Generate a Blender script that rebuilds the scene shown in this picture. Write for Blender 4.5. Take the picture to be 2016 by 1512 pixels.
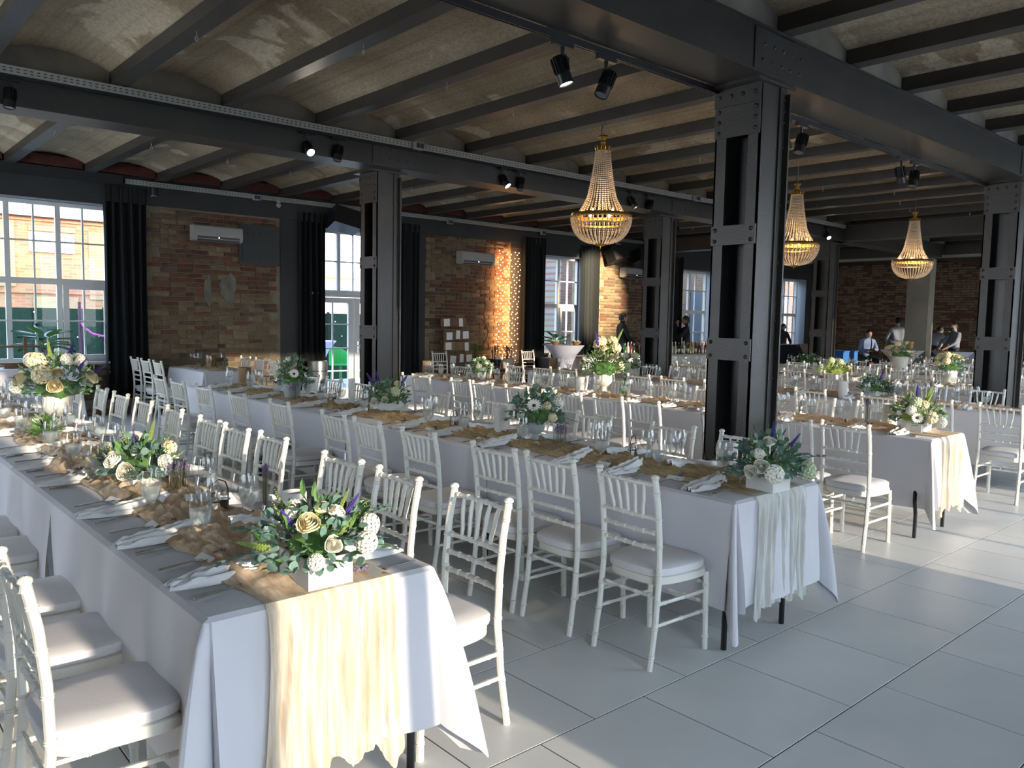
import bpy, math, random
from mathutils import Vector, Matrix, noise
random.seed(11)
S = bpy.context.scene
COL = S.collection
PI = math.pi
R = math.radians
for o in list(bpy.data.objects):
    bpy.data.objects.remove(o)

# ------------------------------------------------------------------ camera
cd = bpy.data.cameras.new('camera')
cd.sensor_width = 36.0
cd.lens = 28.06
cd.clip_end = 300
cam = bpy.data.objects.new('camera', cd)
COL.objects.link(cam)
yaw, pit, rol = 0.723811023, -0.0825651973, 0.0185162762
fw = Vector((math.sin(yaw)*math.cos(pit), math.cos(yaw)*math.cos(pit), math.sin(pit)))
rt = Vector((math.cos(yaw), -math.sin(yaw), 0))
up = rt.cross(fw)
r2 = math.cos(rol)*rt + math.sin(rol)*up
u2 = -math.sin(rol)*rt + math.cos(rol)*up
mw = Matrix((r2, u2, -fw)).transposed().to_4x4()
mw.translation = Vector((0, 0, 1.6))
cam.matrix_world = mw
S.camera = cam

# ------------------------------------------------------------------ sky, sun, exposure
w = bpy.data.worlds.new('sky')
S.world = w
w.use_nodes = True
wn = w.node_tree
wn.nodes.clear()
wo = wn.nodes.new('ShaderNodeOutputWorld')
bg = wn.nodes.new('ShaderNodeBackground')
tc = wn.nodes.new('ShaderNodeTexCoord')
sp = wn.nodes.new('ShaderNodeSeparateXYZ')
rp = wn.nodes.new('ShaderNodeValToRGB')
wn.links.new(tc.outputs['Generated'], sp.inputs[0])
wn.links.new(sp.outputs['Z'], rp.inputs[0])
el = rp.color_ramp.elements
el[0].position = 0.0; el[0].color = (.90, .93, .96, 1)
el[1].position = 0.9; el[1].color = (.42, .60, .92, 1)
e2 = el.new(.22); e2.color = (.68, .84, 1.0, 1)
wn.links.new(rp.outputs[0], bg.inputs[0])
bg.inputs[1].default_value = 2.9
wn.links.new(bg.outputs[0], wo.inputs[0])
sl = bpy.data.lights.new('sun', 'SUN')
sl.energy = 2.1
sl.color = (1.0, 0.84, 0.65)
sl.angle = R(0.6)
so = bpy.data.objects.new('sun', sl)
COL.objects.link(so)
sd = Vector((-0.022, 0.99, -0.160)).normalized()
so.rotation_euler = sd.to_track_quat('-Z', 'Y').to_euler()
so.location = (3, -20, 8)
S.view_settings.view_transform = 'Standard'
S.view_settings.look = 'None'
S.view_settings.exposure = 1.8
S.view_settings.gamma = 1.0
S.view_settings.use_curve_mapping = False

# ------------------------------------------------------------------ materials
MATS = {}
def mat(name, col, rough=0.5, metal=0.0, var=None, scale=5.0, bump=0.0, bscale=40.0, emit=0.0, trans=0.0, alpha=1.0,
        spec=0.5, stretch=None, ramp=(0.3, 0.7), sheen=0.0, obj_rand=None, detail=4.0):
    if name in MATS: return MATS[name]
    m = bpy.data.materials.new(name); m.use_nodes = True
    nt = m.node_tree; N = nt.nodes; L = nt.links
    b = N['Principled BSDF']
    b.inputs['Base Color'].default_value = (*col, 1)
    b.inputs['Roughness'].default_value = rough
    b.inputs['Metallic'].default_value = metal
    b.inputs['Specular IOR Level'].default_value = spec
    if trans: b.inputs['Transmission Weight'].default_value = trans
    if alpha < 1: b.inputs['Alpha'].default_value = alpha
    if sheen: b.inputs['Sheen Weight'].default_value = sheen
    if emit:
        b.inputs['Emission Color'].default_value = (*col, 1); b.inputs['Emission Strength'].default_value = emit
    tc = N.new('ShaderNodeTexCoord'); vec = tc.outputs['Object']
    if stretch:
        mp = N.new('ShaderNodeMapping'); mp.inputs['Scale'].default_value = stretch
        L.new(vec, mp.inputs[0]); vec = mp.outputs[0]
    if var:
        nz = N.new('ShaderNodeTexNoise'); nz.inputs['Scale'].default_value = scale; nz.inputs['Detail'].default_value = detail
        L.new(vec, nz.inputs['Vector'])
        rp = N.new('ShaderNodeValToRGB'); rp.color_ramp.elements[0].position = ramp[0]; rp.color_ramp.elements[1].position = ramp[1]
        rp.color_ramp.elements[0].color = (*col, 1); rp.color_ramp.elements[1].color = (*var, 1)
        L.new(nz.outputs['Fac'], rp.inputs[0]); out = rp.outputs[0]
        if obj_rand:
            oi = N.new('ShaderNodeObjectInfo'); hs = N.new('ShaderNodeHueSaturation')
            mr = N.new('ShaderNodeMapRange'); mr.inputs[3].default_value = 1-obj_rand; mr.inputs[4].default_value = 1+obj_rand
            L.new(oi.outputs['Random'], mr.inputs[0]); L.new(mr.outputs[0], hs.inputs['Value']); L.new(out, hs.inputs['Color']); out = hs.outputs[0]
        L.new(out, b.inputs['Base Color'])
    if bump:
        nb = N.new('ShaderNodeTexNoise'); nb.inputs['Scale'].default_value = bscale; nb.inputs['Detail'].default_value = 4
        L.new(vec, nb.inputs['Vector'])
        bp = N.new('ShaderNodeBump'); bp.inputs['Strength'].default_value = bump; bp.inputs['Distance'].default_value = 0.02
        L.new(nb.outputs['Fac'], bp.inputs['Height']); L.new(bp.outputs[0], b.inputs['Normal'])
    MATS[name] = m
    return m

def thin_glass(name, tint=(1, 1, 1), gloss=0.10, rough=0.0):
    m = bpy.data.materials.new(name); m.use_nodes = True
    nt = m.node_tree; nt.nodes.clear(); N = nt.nodes; L = nt.links
    o = N.new('ShaderNodeOutputMaterial'); mx = N.new('ShaderNodeMixShader')
    t = N.new('ShaderNodeBsdfTransparent'); t.inputs[0].default_value = (*tint, 1)
    g = N.new('ShaderNodeBsdfGlossy'); g.inputs['Roughness'].default_value = rough
    lw = N.new('ShaderNodeLayerWeight'); lw.inputs[0].default_value = 0.35
    ma = N.new('ShaderNodeMath'); ma.operation = 'MULTIPLY_ADD'; ma.inputs[1].default_value = 0.95; ma.inputs[2].default_value = gloss*0.5
    L.new(lw.outputs['Facing'], ma.inputs[0])
    pw = N.new('ShaderNodeMath'); pw.operation = 'POWER'; pw.inputs[1].default_value = 2.2
    L.new(ma.outputs[0], pw.inputs[0])
    ad = N.new('ShaderNodeMath'); ad.operation = 'ADD'; ad.inputs[1].default_value = gloss*0.5
    L.new(pw.outputs[0], ad.inputs[0])
    L.new(ad.outputs[0], mx.inputs[0]); L.new(t.outputs[0], mx.inputs[1]); L.new(g.outputs[0], mx.inputs[2]); L.new(mx.outputs[0], o.inputs[0])
    MATS[name] = m
    return m

def gauze(name, col, col2, op=0.8):
    m = bpy.data.materials.new(name); m.use_nodes = True
    nt = m.node_tree; nt.nodes.clear(); N = nt.nodes; L = nt.links
    o = N.new('ShaderNodeOutputMaterial'); mx = N.new('ShaderNodeMixShader'); m2 = N.new('ShaderNodeMixShader')
    t = N.new('ShaderNodeBsdfTransparent'); d = N.new('ShaderNodeBsdfDiffuse'); tl = N.new('ShaderNodeBsdfTranslucent')
    tc = N.new('ShaderNodeTexCoord'); mp = N.new('ShaderNodeMapping'); mp.inputs['Scale'].default_value = (46, 12, 3.2)
    nz = N.new('ShaderNodeTexNoise'); nz.inputs['Scale'].default_value = 1; nz.inputs['Detail'].default_value = 5
    L.new(tc.outputs['Object'], mp.inputs[0]); L.new(mp.outputs[0], nz.inputs['Vector'])
    rp = N.new('ShaderNodeValToRGB'); rp.color_ramp.elements[0].position = .35; rp.color_ramp.elements[1].position = .65
    rp.color_ramp.elements[0].color = (*col, 1); rp.color_ramp.elements[1].color = (*col2, 1)
    L.new(nz.outputs['Fac'], rp.inputs[0]); L.new(rp.outputs[0], d.inputs[0]); L.new(rp.outputs[0], tl.inputs[0])
    bp = N.new('ShaderNodeBump'); bp.inputs['Strength'].default_value = .8; bp.inputs['Distance'].default_value = .012
    L.new(nz.outputs['Fac'], bp.inputs['Height']); L.new(bp.outputs[0], d.inputs['Normal'])
    m2.inputs[0].default_value = 0.22
    L.new(d.outputs[0], m2.inputs[1]); L.new(tl.outputs[0], m2.inputs[2])
    mr = N.new('ShaderNodeMapRange'); mr.inputs[1].default_value = .3; mr.inputs[2].default_value = .7
    mr.inputs[3].default_value = op-0.10; mr.inputs[4].default_value = min(1, op+0.10)
    L.new(nz.outputs['Fac'], mr.inputs[0])
    L.new(mr.outputs[0], mx.inputs[0]); L.new(t.outputs[0], mx.inputs[1]); L.new(m2.outputs[0], mx.inputs[2]); L.new(mx.outputs[0], o.inputs[0])
    MATS[name] = m
    return m

def vault_mat():
    m = bpy.data.materials.new('vault_concrete'); m.use_nodes = True; nt = m.node_tree; N = nt.nodes; L = nt.links; b = N['Principled BSDF']; b.inputs['Roughness'].default_value = .9
    tc = N.new('ShaderNodeTexCoord')
    def nz(sc, det, st=(1, 1, 1), dist=0.0):
        mp = N.new('ShaderNodeMapping'); mp.inputs['Scale'].default_value = st; L.new(tc.outputs['Object'], mp.inputs[0])
        n_ = N.new('ShaderNodeTexNoise'); n_.inputs['Scale'].default_value = sc; n_.inputs['Detail'].default_value = det; n_.inputs['Distortion'].default_value = dist; L.new(mp.outputs[0], n_.inputs['Vector']); return n_.outputs['Fac']
    def ramp(f, p0, c0, p1, c1):
        r_ = N.new('ShaderNodeValToRGB'); e = r_.color_ramp.elements; e[0].position = p0; e[0].color = (*c0, 1); e[1].position = p1; e[1].color = (*c1, 1); L.new(f, r_.inputs[0]); return r_.outputs[0]
    def mix(f, a, b_, mode='MIX'):
        x = N.new('ShaderNodeMixRGB'); x.blend_type = mode
        if isinstance(f, float): x.inputs[0].default_value = f
        else: L.new(f, x.inputs[0])
        L.new(a, x.inputs[1])
        if isinstance(b_, tuple): x.inputs[2].default_value = (*b_, 1)
        else: L.new(b_, x.inputs[2])
        return x.outputs[0]
    base = ramp(nz(.9, 8), .34, (.21, .158, .095), .66, (.40, .33, .23))
    peel = ramp(nz(1.15, 7, dist=.6), .575, (0, 0, 0), .60, (1, 1, 1))
    c = mix(peel, base, (.46, .39, .28))
    rust = ramp(nz(.7, 5, dist=.3), .60, (0, 0, 0), .72, (.6, .6, .6))
    c = mix(rust, c, (.24, .15, .07))
    c = mix(.55, c, ramp(nz(38, 6), .30, (.45, .42, .38), .62, (1, 1, 1)), 'MULTIPLY')
    c = mix(.35, c, ramp(nz(1, 2, (16, .15, 1)), .36, (.55, .52, .48), .48, (1, 1, 1)), 'MULTIPLY')
    L.new(c, b.inputs['Base Color'])
    bp = N.new('ShaderNodeBump'); bp.inputs['Strength'].default_value = .35; bp.inputs['Distance'].default_value = .02; L.new(nz(20, 6), bp.inputs['Height']); L.new(bp.outputs[0], b.inputs['Normal'])
    MATS['vault_concrete'] = m; return m

WHITE = mat('white_paint', (.74, .72, .65), .38, bump=.03, bscale=30)
CUSH = mat('cushion_fabric', (.68, .655, .66), .85, bump=.05, bscale=60)
CLOTH = mat('white_tablecloth', (.60, .585, .61), .8, bump=.10, bscale=7, sheen=.1)
NAP = mat('white_napkin', (.84, .83, .82), .8, bump=.08, bscale=60)
STEEL = mat('black_steel', (.020, .0175, .0145), .42, .0, var=(.036, .031, .025), scale=3, bump=.08, bscale=60, spec=.7)
STEELD = mat('dark_steel', (.012, .012, .013), .35, .0, var=(.02, .02, .02), scale=2, spec=.7)
CONC = vault_mat()
CONC2 = mat('infill_concrete', (.15, .13, .10), .9, var=(.25, .22, .17), scale=3, bump=.3, bscale=30)
PLAS = mat('dark_grey_render', (.02, .022, .022), .7, var=(.03, .032, .031), scale=2, bump=.06, bscale=20)
GALV = mat('galvanised_steel', (.30, .31, .28), .5, .3, var=(.38, .38, .34), scale=30)
BLACK = mat('black_plastic', (.012, .012, .013), .35)
FRAME = mat('window_frame_white', (.55, .55, .54), .45)
VELVET = mat('black_curtain', (.0035, .006, .0075), .9)
MORTAR = mat('mortar', (.15, .12, .078), .95, var=(.23, .19, .13), scale=6, bump=.5, bscale=40)
BR1 = mat('brick_red', (.17, .062, .036), .9, var=(.10, .045, .028), scale=9, bump=.5, bscale=45, obj_rand=.35)
BR2 = mat('brick_ochre', (.20, .145, .08), .9, var=(.14, .098, .058), scale=7, bump=.5, bscale=45, obj_rand=.3)
BR3 = mat('brick_brown', (.065, .04, .03), .9, var=(.14, .095, .06), scale=8, bump=.5, bscale=45, obj_rand=.35)
TILE = mat('floor_tile', (.66, .655, .63), .36, var=(.71, .705, .68), scale=3, bump=.02, bscale=60, obj_rand=.03, spec=.45)
GROUT = mat('grout', (.05, .05, .048), .9)
ACW = mat('appliance_white', (.30, .29, .265), .4)
GLASS = thin_glass('drinking_glass', (.96, .97, .97), .14)
PANE = thin_glass('window_pane', (.96, .98, 1), .04)
WATER = None
def cloudy(name, col, a):
    m = bpy.data.materials.new(name); m.use_nodes = True; nt = m.node_tree; nt.nodes.clear(); N = nt.nodes; L = nt.links
    o = N.new('ShaderNodeOutputMaterial'); mx = N.new('ShaderNodeMixShader'); m2 = N.new('ShaderNodeMixShader'); t = N.new('ShaderNodeBsdfTransparent'); d = N.new('ShaderNodeBsdfDiffuse'); tl = N.new('ShaderNodeBsdfTranslucent')
    d.inputs[0].default_value = (*col, 1); tl.inputs[0].default_value = (*col, 1); t.inputs[0].default_value = (.93, .96, .96, 1); m2.inputs[0].default_value = .5; mx.inputs[0].default_value = a
    L.new(d.outputs[0], m2.inputs[1]); L.new(tl.outputs[0], m2.inputs[2]); L.new(t.outputs[0], mx.inputs[1]); L.new(m2.outputs[0], mx.inputs[2]); L.new(mx.outputs[0], o.inputs[0]); MATS[name] = m; return m
WATER = cloudy('iced_water', (.72, .76, .76), .30)
CHROME = mat('cutlery_steel', (.7, .68, .66), .26, 1.0)
LEG = mat('black_table_leg', (.01, .01, .011), .28)
BRASS = mat('gilded_brass', (.55, .33, .08), .3, 1.0)
CRYST = mat('crystal_bead', (.72, .62, .48), .10, trans=.15, spec=1.0)
WOODL = mat('pale_wood', (.30, .19, .085), .7, var=(.14, .08, .035), scale=5, stretch=(9, 9, .6), bump=.2, bscale=30)
WOODD = mat('dark_wood', (.10, .05, .025), .6, var=(.17, .095, .05), scale=5, stretch=(1, 9, 9))
PAPER = mat('white_card', (.72, .70, .66), .8)
STONE = mat('grey_urn_stone', (.33, .36, .36), .8, bump=.1)
STONEW = mat('white_urn_stone', (.66, .62, .55), .7, bump=.1)
BOXW = mat('whitewashed_box', (.62, .60, .56), .7, var=(.68, .66, .62), scale=8)
EUC = mat('eucalyptus_leaf', (.10, .19, .15), .6, var=(.17, .28, .22), scale=14)
GRN = mat('green_leaf', (.05, .14, .03), .55, var=(.12, .24, .06), scale=12)
GRNY = mat('lime_leaf', (.22, .32, .06), .6, var=(.36, .45, .12), scale=12)
PETW = mat('cream_petal', (.80, .76, .62), .7, var=(.85, .84, .76), scale=20)
PETY = mat('yellow_cream_petal', (.74, .62, .34), .7, var=(.8, .74, .5), scale=20)
PURP = mat('violet_petal', (.09, .05, .28), .7)
LAV = mat('lavender_bud', (.13, .10, .17), .8, var=(.22, .18, .28), scale=30)
DARKC = mat('flower_eye', (.06, .035, .01), .8)
SKIN = mat('skin', (.34, .19, .13), .6)
HAIR = mat('dark_hair', (.008, .007, .006), .6)
SHIRTB = mat('black_shirt', (.008, .008, .01), .8)
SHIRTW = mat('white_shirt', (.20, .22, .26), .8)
TROUB = mat('dark_trousers', (.01, .012, .02), .8)
GAUZEP = gauze('peach_gauze', (.78, .53, .34), (.88, .72, .54), .9)
GAUZEC = gauze('cream_gauze', (.66, .53, .38), (.78, .71, .58), .88)
GAUZEO = gauze('ochre_gauze', (.52, .38, .21), (.70, .57, .37), .88)
GAUZEW = gauze('ivory_gauze', (.68, .66, .58), (.78, .78, .74), .78)

# ------------------------------------------------------------------ mesh builder
class MB:
    def __init__(s): s.v = []; s.f = []; s.m = []; s.mi = 0
    def add(s, vs, fs, mi=None):
        n = len(s.v); s.v += [tuple(p) for p in vs]
        for f in fs: s.f.append(tuple(i+n for i in f)); s.m.append(s.mi if mi is None else mi)
    def box(s, x0, x1, y0, y1, z0, z1, mi=None):
        s.add([(x0,y0,z0),(x1,y0,z0),(x1,y1,z0),(x0,y1,z0),(x0,y0,z1),(x1,y0,z1),(x1,y1,z1),(x0,y1,z1)],
              [(0,3,2,1),(4,5,6,7),(0,1,5,4),(1,2,6,5),(2,3,7,6),(3,0,4,7)], mi)
    def obox(s, c, sz, rot, mi=None):
        M_ = rot.to_matrix() if hasattr(rot, 'to_matrix') else rot
        vs = []
        for z in (-.5, .5):
            for x, y in ((-.5,-.5),(.5,-.5),(.5,.5),(-.5,.5)):
                vs.append(Vector(c) + M_ @ Vector((x*sz[0], y*sz[1], z*sz[2])))
        s.add(vs, [(0,3,2,1),(4,5,6,7),(0,1,5,4),(1,2,6,5),(2,3,7,6),(3,0,4,7)], mi)
    def tube(s, pts, rad, n=8, cap=True, mi=None):
        P = [Vector(p) for p in pts]
        if not hasattr(rad, '__len__'): rad = [rad]*len(P)
        t = (P[1]-P[0]).normalized()
        a = Vector((0,0,1)) if abs(t.z) < .9 else Vector((1,0,0))
        u = t.cross(a).normalized(); vs = []; fs = []
        for i, p in enumerate(P):
            if i == 0: t = (P[1]-P[0])
            elif i == len(P)-1: t = (P[-1]-P[-2])
            else: t = (P[i+1]-P[i-1])
            if t.length < 1e-9: t = Vector((0,0,1))
            t.normalize(); u = (u - t*u.dot(t)).normalized(); w_ = t.cross(u)
            for k in range(n):
                an = 2*PI*k/n
                vs.append(p + (u*math.cos(an)+w_*math.sin(an))*rad[i])
        for i in range(len(P)-1):
            for k in range(n):
                a0 = i*n+k; b0 = i*n+(k+1) % n
                fs.append((a0, b0, b0+n, a0+n))
        if cap:
            fs.append(tuple(reversed(range(n)))); fs.append(tuple(range((len(P)-1)*n, len(P)*n)))
        s.add(vs, fs, mi)
    def lathe(s, prof, c=(0,0,0), n=16, mi=None, flute=0, axis=None):
        vs = []; fs = []
        for r_, z in prof:
            for k in range(n):
                an = 2*PI*k/n; rr = r_*(1+flute*((k % 2)*2-1)) if flute else r_
                vs.append((c[0]+rr*math.cos(an), c[1]+rr*math.sin(an), c[2]+z))
        for i in range(len(prof)-1):
            for k in range(n):
                a0 = i*n+k; b0 = i*n+(k+1) % n
                fs.append((a0, b0, b0+n, a0+n))
        if axis is not None:
            q_ = Vector((0,0,1)).rotation_difference(Vector(axis).normalized()); cc = Vector(c)
            vs = [cc + q_ @ (Vector(v)-cc) for v in vs]
        s.add(vs, fs, mi)
    def grid(s, fn, nu, nv, mi=None):
        vs = [fn(i/nu, j/nv) for i in range(nu+1) for j in range(nv+1)]
        fs = [(i*(nv+1)+j, (i+1)*(nv+1)+j, (i+1)*(nv+1)+j+1, i*(nv+1)+j+1) for i in range(nu) for j in range(nv)]
        s.add(vs, fs, mi)
    def ico(s, c, r_, mi=None, sz=1.0):
        t = 1.618; L = [(-1,t,0),(1,t,0),(-1,-t,0),(1,-t,0),(0,-1,t),(0,1,t),(0,-1,-t),(0,1,-t),(t,0,-1),(t,0,1),(-t,0,-1),(-t,0,1)]
        k = r_/1.902
        s.add([(c[0]+x*k, c[1]+y*k, c[2]+z*k*sz) for x, y, z in L],
              [(0,11,5),(0,5,1),(0,1,7),(0,7,10),(0,10,11),(1,5,9),(5,11,4),(11,10,2),(10,7,6),(7,1,8),(3,9,4),(3,4,2),(3,2,6),(3,6,8),(3,8,9),(4,9,5),(2,4,11),(6,2,10),(8,6,7),(9,8,1)], mi)
    def octa(s, c, r_, mi=None):
        x, y, z = c
        s.add([(x+r_,y,z),(x-r_,y,z),(x,y+r_,z),(x,y-r_,z),(x,y,z+r_),(x,y,z-r_)],
              [(0,2,4),(2,1,4),(1,3,4),(3,0,4),(2,0,5),(1,2,5),(3,1,5),(0,3,5)], mi)
    def mesh(s, name, mats, smooth=True):
        me = bpy.data.meshes.new(name); me.from_pydata(s.v, [], s.f)
        if not isinstance(mats, (list, tuple)): mats = [mats]
        for m_ in mats: me.materials.append(m_)
        if len(mats) > 1: me.polygons.foreach_set('material_index', s.m)
        if smooth:
            me.polygons.foreach_set('use_smooth', [True]*len(me.polygons))
            try: me.set_sharp_from_angle(angle=R(38))
            except Exception: pass
        me.update()
        return me

def tag(o, label=None, cat=None, group=None, kind=None):
    if label: o['label'] = label
    if cat: o['category'] = cat
    if group: o['group'] = group
    if kind: o['kind'] = kind
    return o
def ob(name, me, parent=None, loc=(0,0,0), rz=0.0, rot=None, scale=None):
    o = bpy.data.objects.new(name, me); COL.objects.link(o)
    o.location = loc; o.rotation_euler = rot if rot else (0, 0, rz)
    if scale: o.scale = scale if hasattr(scale, '__len__') else (scale,)*3
    if parent: o.parent = parent
    return o
def empty(name, loc=(0,0,0), rz=0.0):
    o = ob(name, None, None, loc, rz); o.empty_display_size = .05
    return o
def mk(name, mb, mats, parent=None, loc=(0,0,0), rz=0.0, smooth=True, **k):
    return ob(name, mb.mesh(name, mats, smooth), parent, loc, rz, **k)
def copy_tree(o, parent=None):
    c = o.copy(); COL.objects.link(c)
    if parent: c.parent = parent
    for ch in KIDS.get(o, ()): copy_tree(ch, c)
    return c
KIDS = {}
def reg(root):
    KIDS.clear()
    for o in bpy.data.objects:
        if o.parent: KIDS.setdefault(o.parent, []).append(o)
ORD = ['first','second','third','fourth','fifth','sixth','seventh','eighth','ninth','tenth','eleventh','twelfth','thirteenth','fourteenth','fifteenth']

# ================================================================== SETTING
YW, YB = 13.3, -1.7          # window wall across the room, window wall behind the camera
XL, XR = -3.3, 26.0
# ---- floor tiles
TX, TY, OX, OY = .606, .6165, 3.224, 1.461
mb = MB(); mb.box(XL, XR, YB, YW+.3, -.12, -.0018)
floor = tag(mk('floor', mb, GROUT, smooth=False), kind='structure')
def tilemesh():
    m_ = MB(); a, b, e = TX/2-.0028, TY/2-.0028, .0009
    m_.add([(-a,-b,-.03),(a,-b,-.03),(a,b,-.03),(-a,b,-.03),(-a,-b,-e),(a,-b,-e),(a,b,-e),(-a,b,-e),(-a+e,-b+e,0),(a-e,-b+e,0),(a-e,b-e,0),(-a+e,b-e,0)],
           [(0,1,5,4),(1,2,6,5),(2,3,7,6),(3,0,4,7),(4,5,9,8),(5,6,10,9),(6,7,11,10),(7,4,8,11),(8,9,10,11)])
    return m_
tm = tilemesh(); tme = tm.mesh('tile', TILE, False)
tl = []
for j in range(-5, 20):
    for i in range(-11, 38):
        x = OX + TX*(i+.5) + (TX/2 if j % 2 else 0); y = OY + TY*(j+.5)
        if XL < x < XR and YB < y < YW: tl.append((x, y))
def seen(x, y, z=0, mg=.06):
    d = Vector((x, y, z-1.6)); f_ = d.dot(fw)
    if f_ < .5: return False
    return abs(d.dot(r2)/f_) < .641+mg and abs(d.dot(u2)/f_) < .481+mg
vis = sorted([t for t in tl if seen(*t, mg=.25)], key=lambda t: t[0]**2+t[1]**2)
near = set(vis[:300])
rest = MB()
for (x, y) in tl:
    if (x, y) in near: ob('tile', tme, floor, (x, y, 0))
    else: rest.add([(vx+x, vy+y, vz) for vx, vy, vz in tm.v], tm.f)
tag(mk('tile_field', rest, TILE, floor, smooth=False), kind='stuff')

# ---- vaulted ceiling, joists
JX = [2.2+1.0175*k for k in range(-5, 24)]
mb = MB()
xs = []
for k in range(len(JX)-1):
    a, b = JX[k], JX[k+1]
    for q in range(8):
        t = q/8; xs.append((a+(b-a)*t, 3.715+.135*math.sin(PI*t)**.8))
xs.append((JX[-1], 3.715))
ny = 12
vs = [(x, YB-.3+(YW+.6-YB)*j/ny, z) for x, z in xs for j in range(ny+1)]
fs = [(i*(ny+1)+j, i*(ny+1)+j+1, (i+1)*(ny+1)+j+1, (i+1)*(ny+1)+j) for i in range(len(xs)-1) for j in range(ny)]
mb.add(vs, fs)
mb.box(XL, XR+.3, YB-.3, YW+.3, 3.95, 4.15)
ceil = tag(mk('ceiling', mb, CONC), kind='structure')
mb = MB()
mb.box(-.07, .07, YB, YW+.02, 3.622, 3.634); mb.box(-.055, .055, YB, YW, 3.634, 3.78)
jme = mb.mesh('joist', STEEL, False)
eb = MB()
eb.tube([(0,0,0),(0,0,-.035)], .004, 6)
eb.tube([(.018*math.sin(a), 0, -.053-.018*math.cos(a)+.0) for a in [2*PI*q/10 for q in range(11)]], .004, 6)
ebm = eb.mesh('eye_bolt', GALV)
for k, x in enumerate(JX[1:-1]):
    j = ob('joist', jme, ceil, (x, 0, 0))
    for yy in (5.7+.35*math.sin(k*2.1), 10.6+.3*math.sin(k), .9 if k > 6 else 1.0, 3.75):
        if seen(x, yy, 3.6): ob('eye_bolt', ebm, j, (0, yy, 3.622), rz=R(35))
# ---- concrete infill over the two main beams
for nm, y0, y1 in (('trim_1', 3.14, 3.46), ('trim_2', 8.0, 8.3)):
    mb = MB(); mb.box(XL, XR, y0, y1, 3.62, 3.9); tag(mk(nm, mb, CONC2, smooth=False), kind='structure')

# ---- main beams (things)
def rivets(m_, pts, nrm, r_=.017):
    q_ = Vector((0,0,1)).rotation_difference(Vector(nrm))
    for p in pts:
        m_.lathe([(r_, 0), (r_*.85, r_*.45), (r_*.4, r_*.75), (0.0005, r_*.85)], p, 6, axis=nrm)
def main_beam(y0, y1, label):
    root = empty('steel_beam', (0, (y0+y1)/2, 3.3))
    w_ = (y1-y0)/2
    mb = MB(); mb.box(XL, XR, -w_+.015, w_-.015, .018, .30); mk('web', mb, STEEL, root, smooth=False)
    mb = MB(); mb.box(XL, XR, -w_, w_, 0, .018); mk('bottom_flange', mb, STEEL, root, smooth=False)
    mb = MB(); mb.box(XL, XR, -w_-.012, w_+.012, .30, .318); mk('top_flange', mb, STEEL, root, smooth=False)
    mb = MB(); rv = MB()
    for cx in (5.24, 10.72, 16.2, 21.6):
        mb.box(cx-.36, cx+.36, -w_+.006, -w_+.015, .022, .296)
        rivets(rv, [(cx-.26+.12*a+.02*b, -w_+.006, .09+.11*b) for a in range(5) for b in range(2)], (0,-1,0), .014)
    mk('splice_plate', mb, STEEL, root, smooth=False)
    tag(mk('rivet_heads', rv, STEEL, root), kind='stuff')
    return tag(root, label, 'beam', 'riveted steel main beams')
main_beam(3.10, 3.50, 'long black riveted steel beam overhead on the right, over the near column')
main_beam(7.96, 8.33, 'long black riveted steel beam with the perforated cable tray, over the left column')
for xx, nm in ((16.2, 'black steel cross beam behind the farthest chandelier'), (21.5, 'black steel cross beam nearest the far brick wall')):
    mb = MB(); mb.box(xx-.16, xx+.16, 3.5, YW, 3.32, 3.6); mb.box(xx-.19, xx+.19, 3.5, YW, 3.30, 3.32); mb.box(xx-.19, xx+.19, 3.5, YW, 3.6, 3.62)
    tag(mk('cross_beam', mb, STEEL, smooth=False), nm, 'beam')

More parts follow.
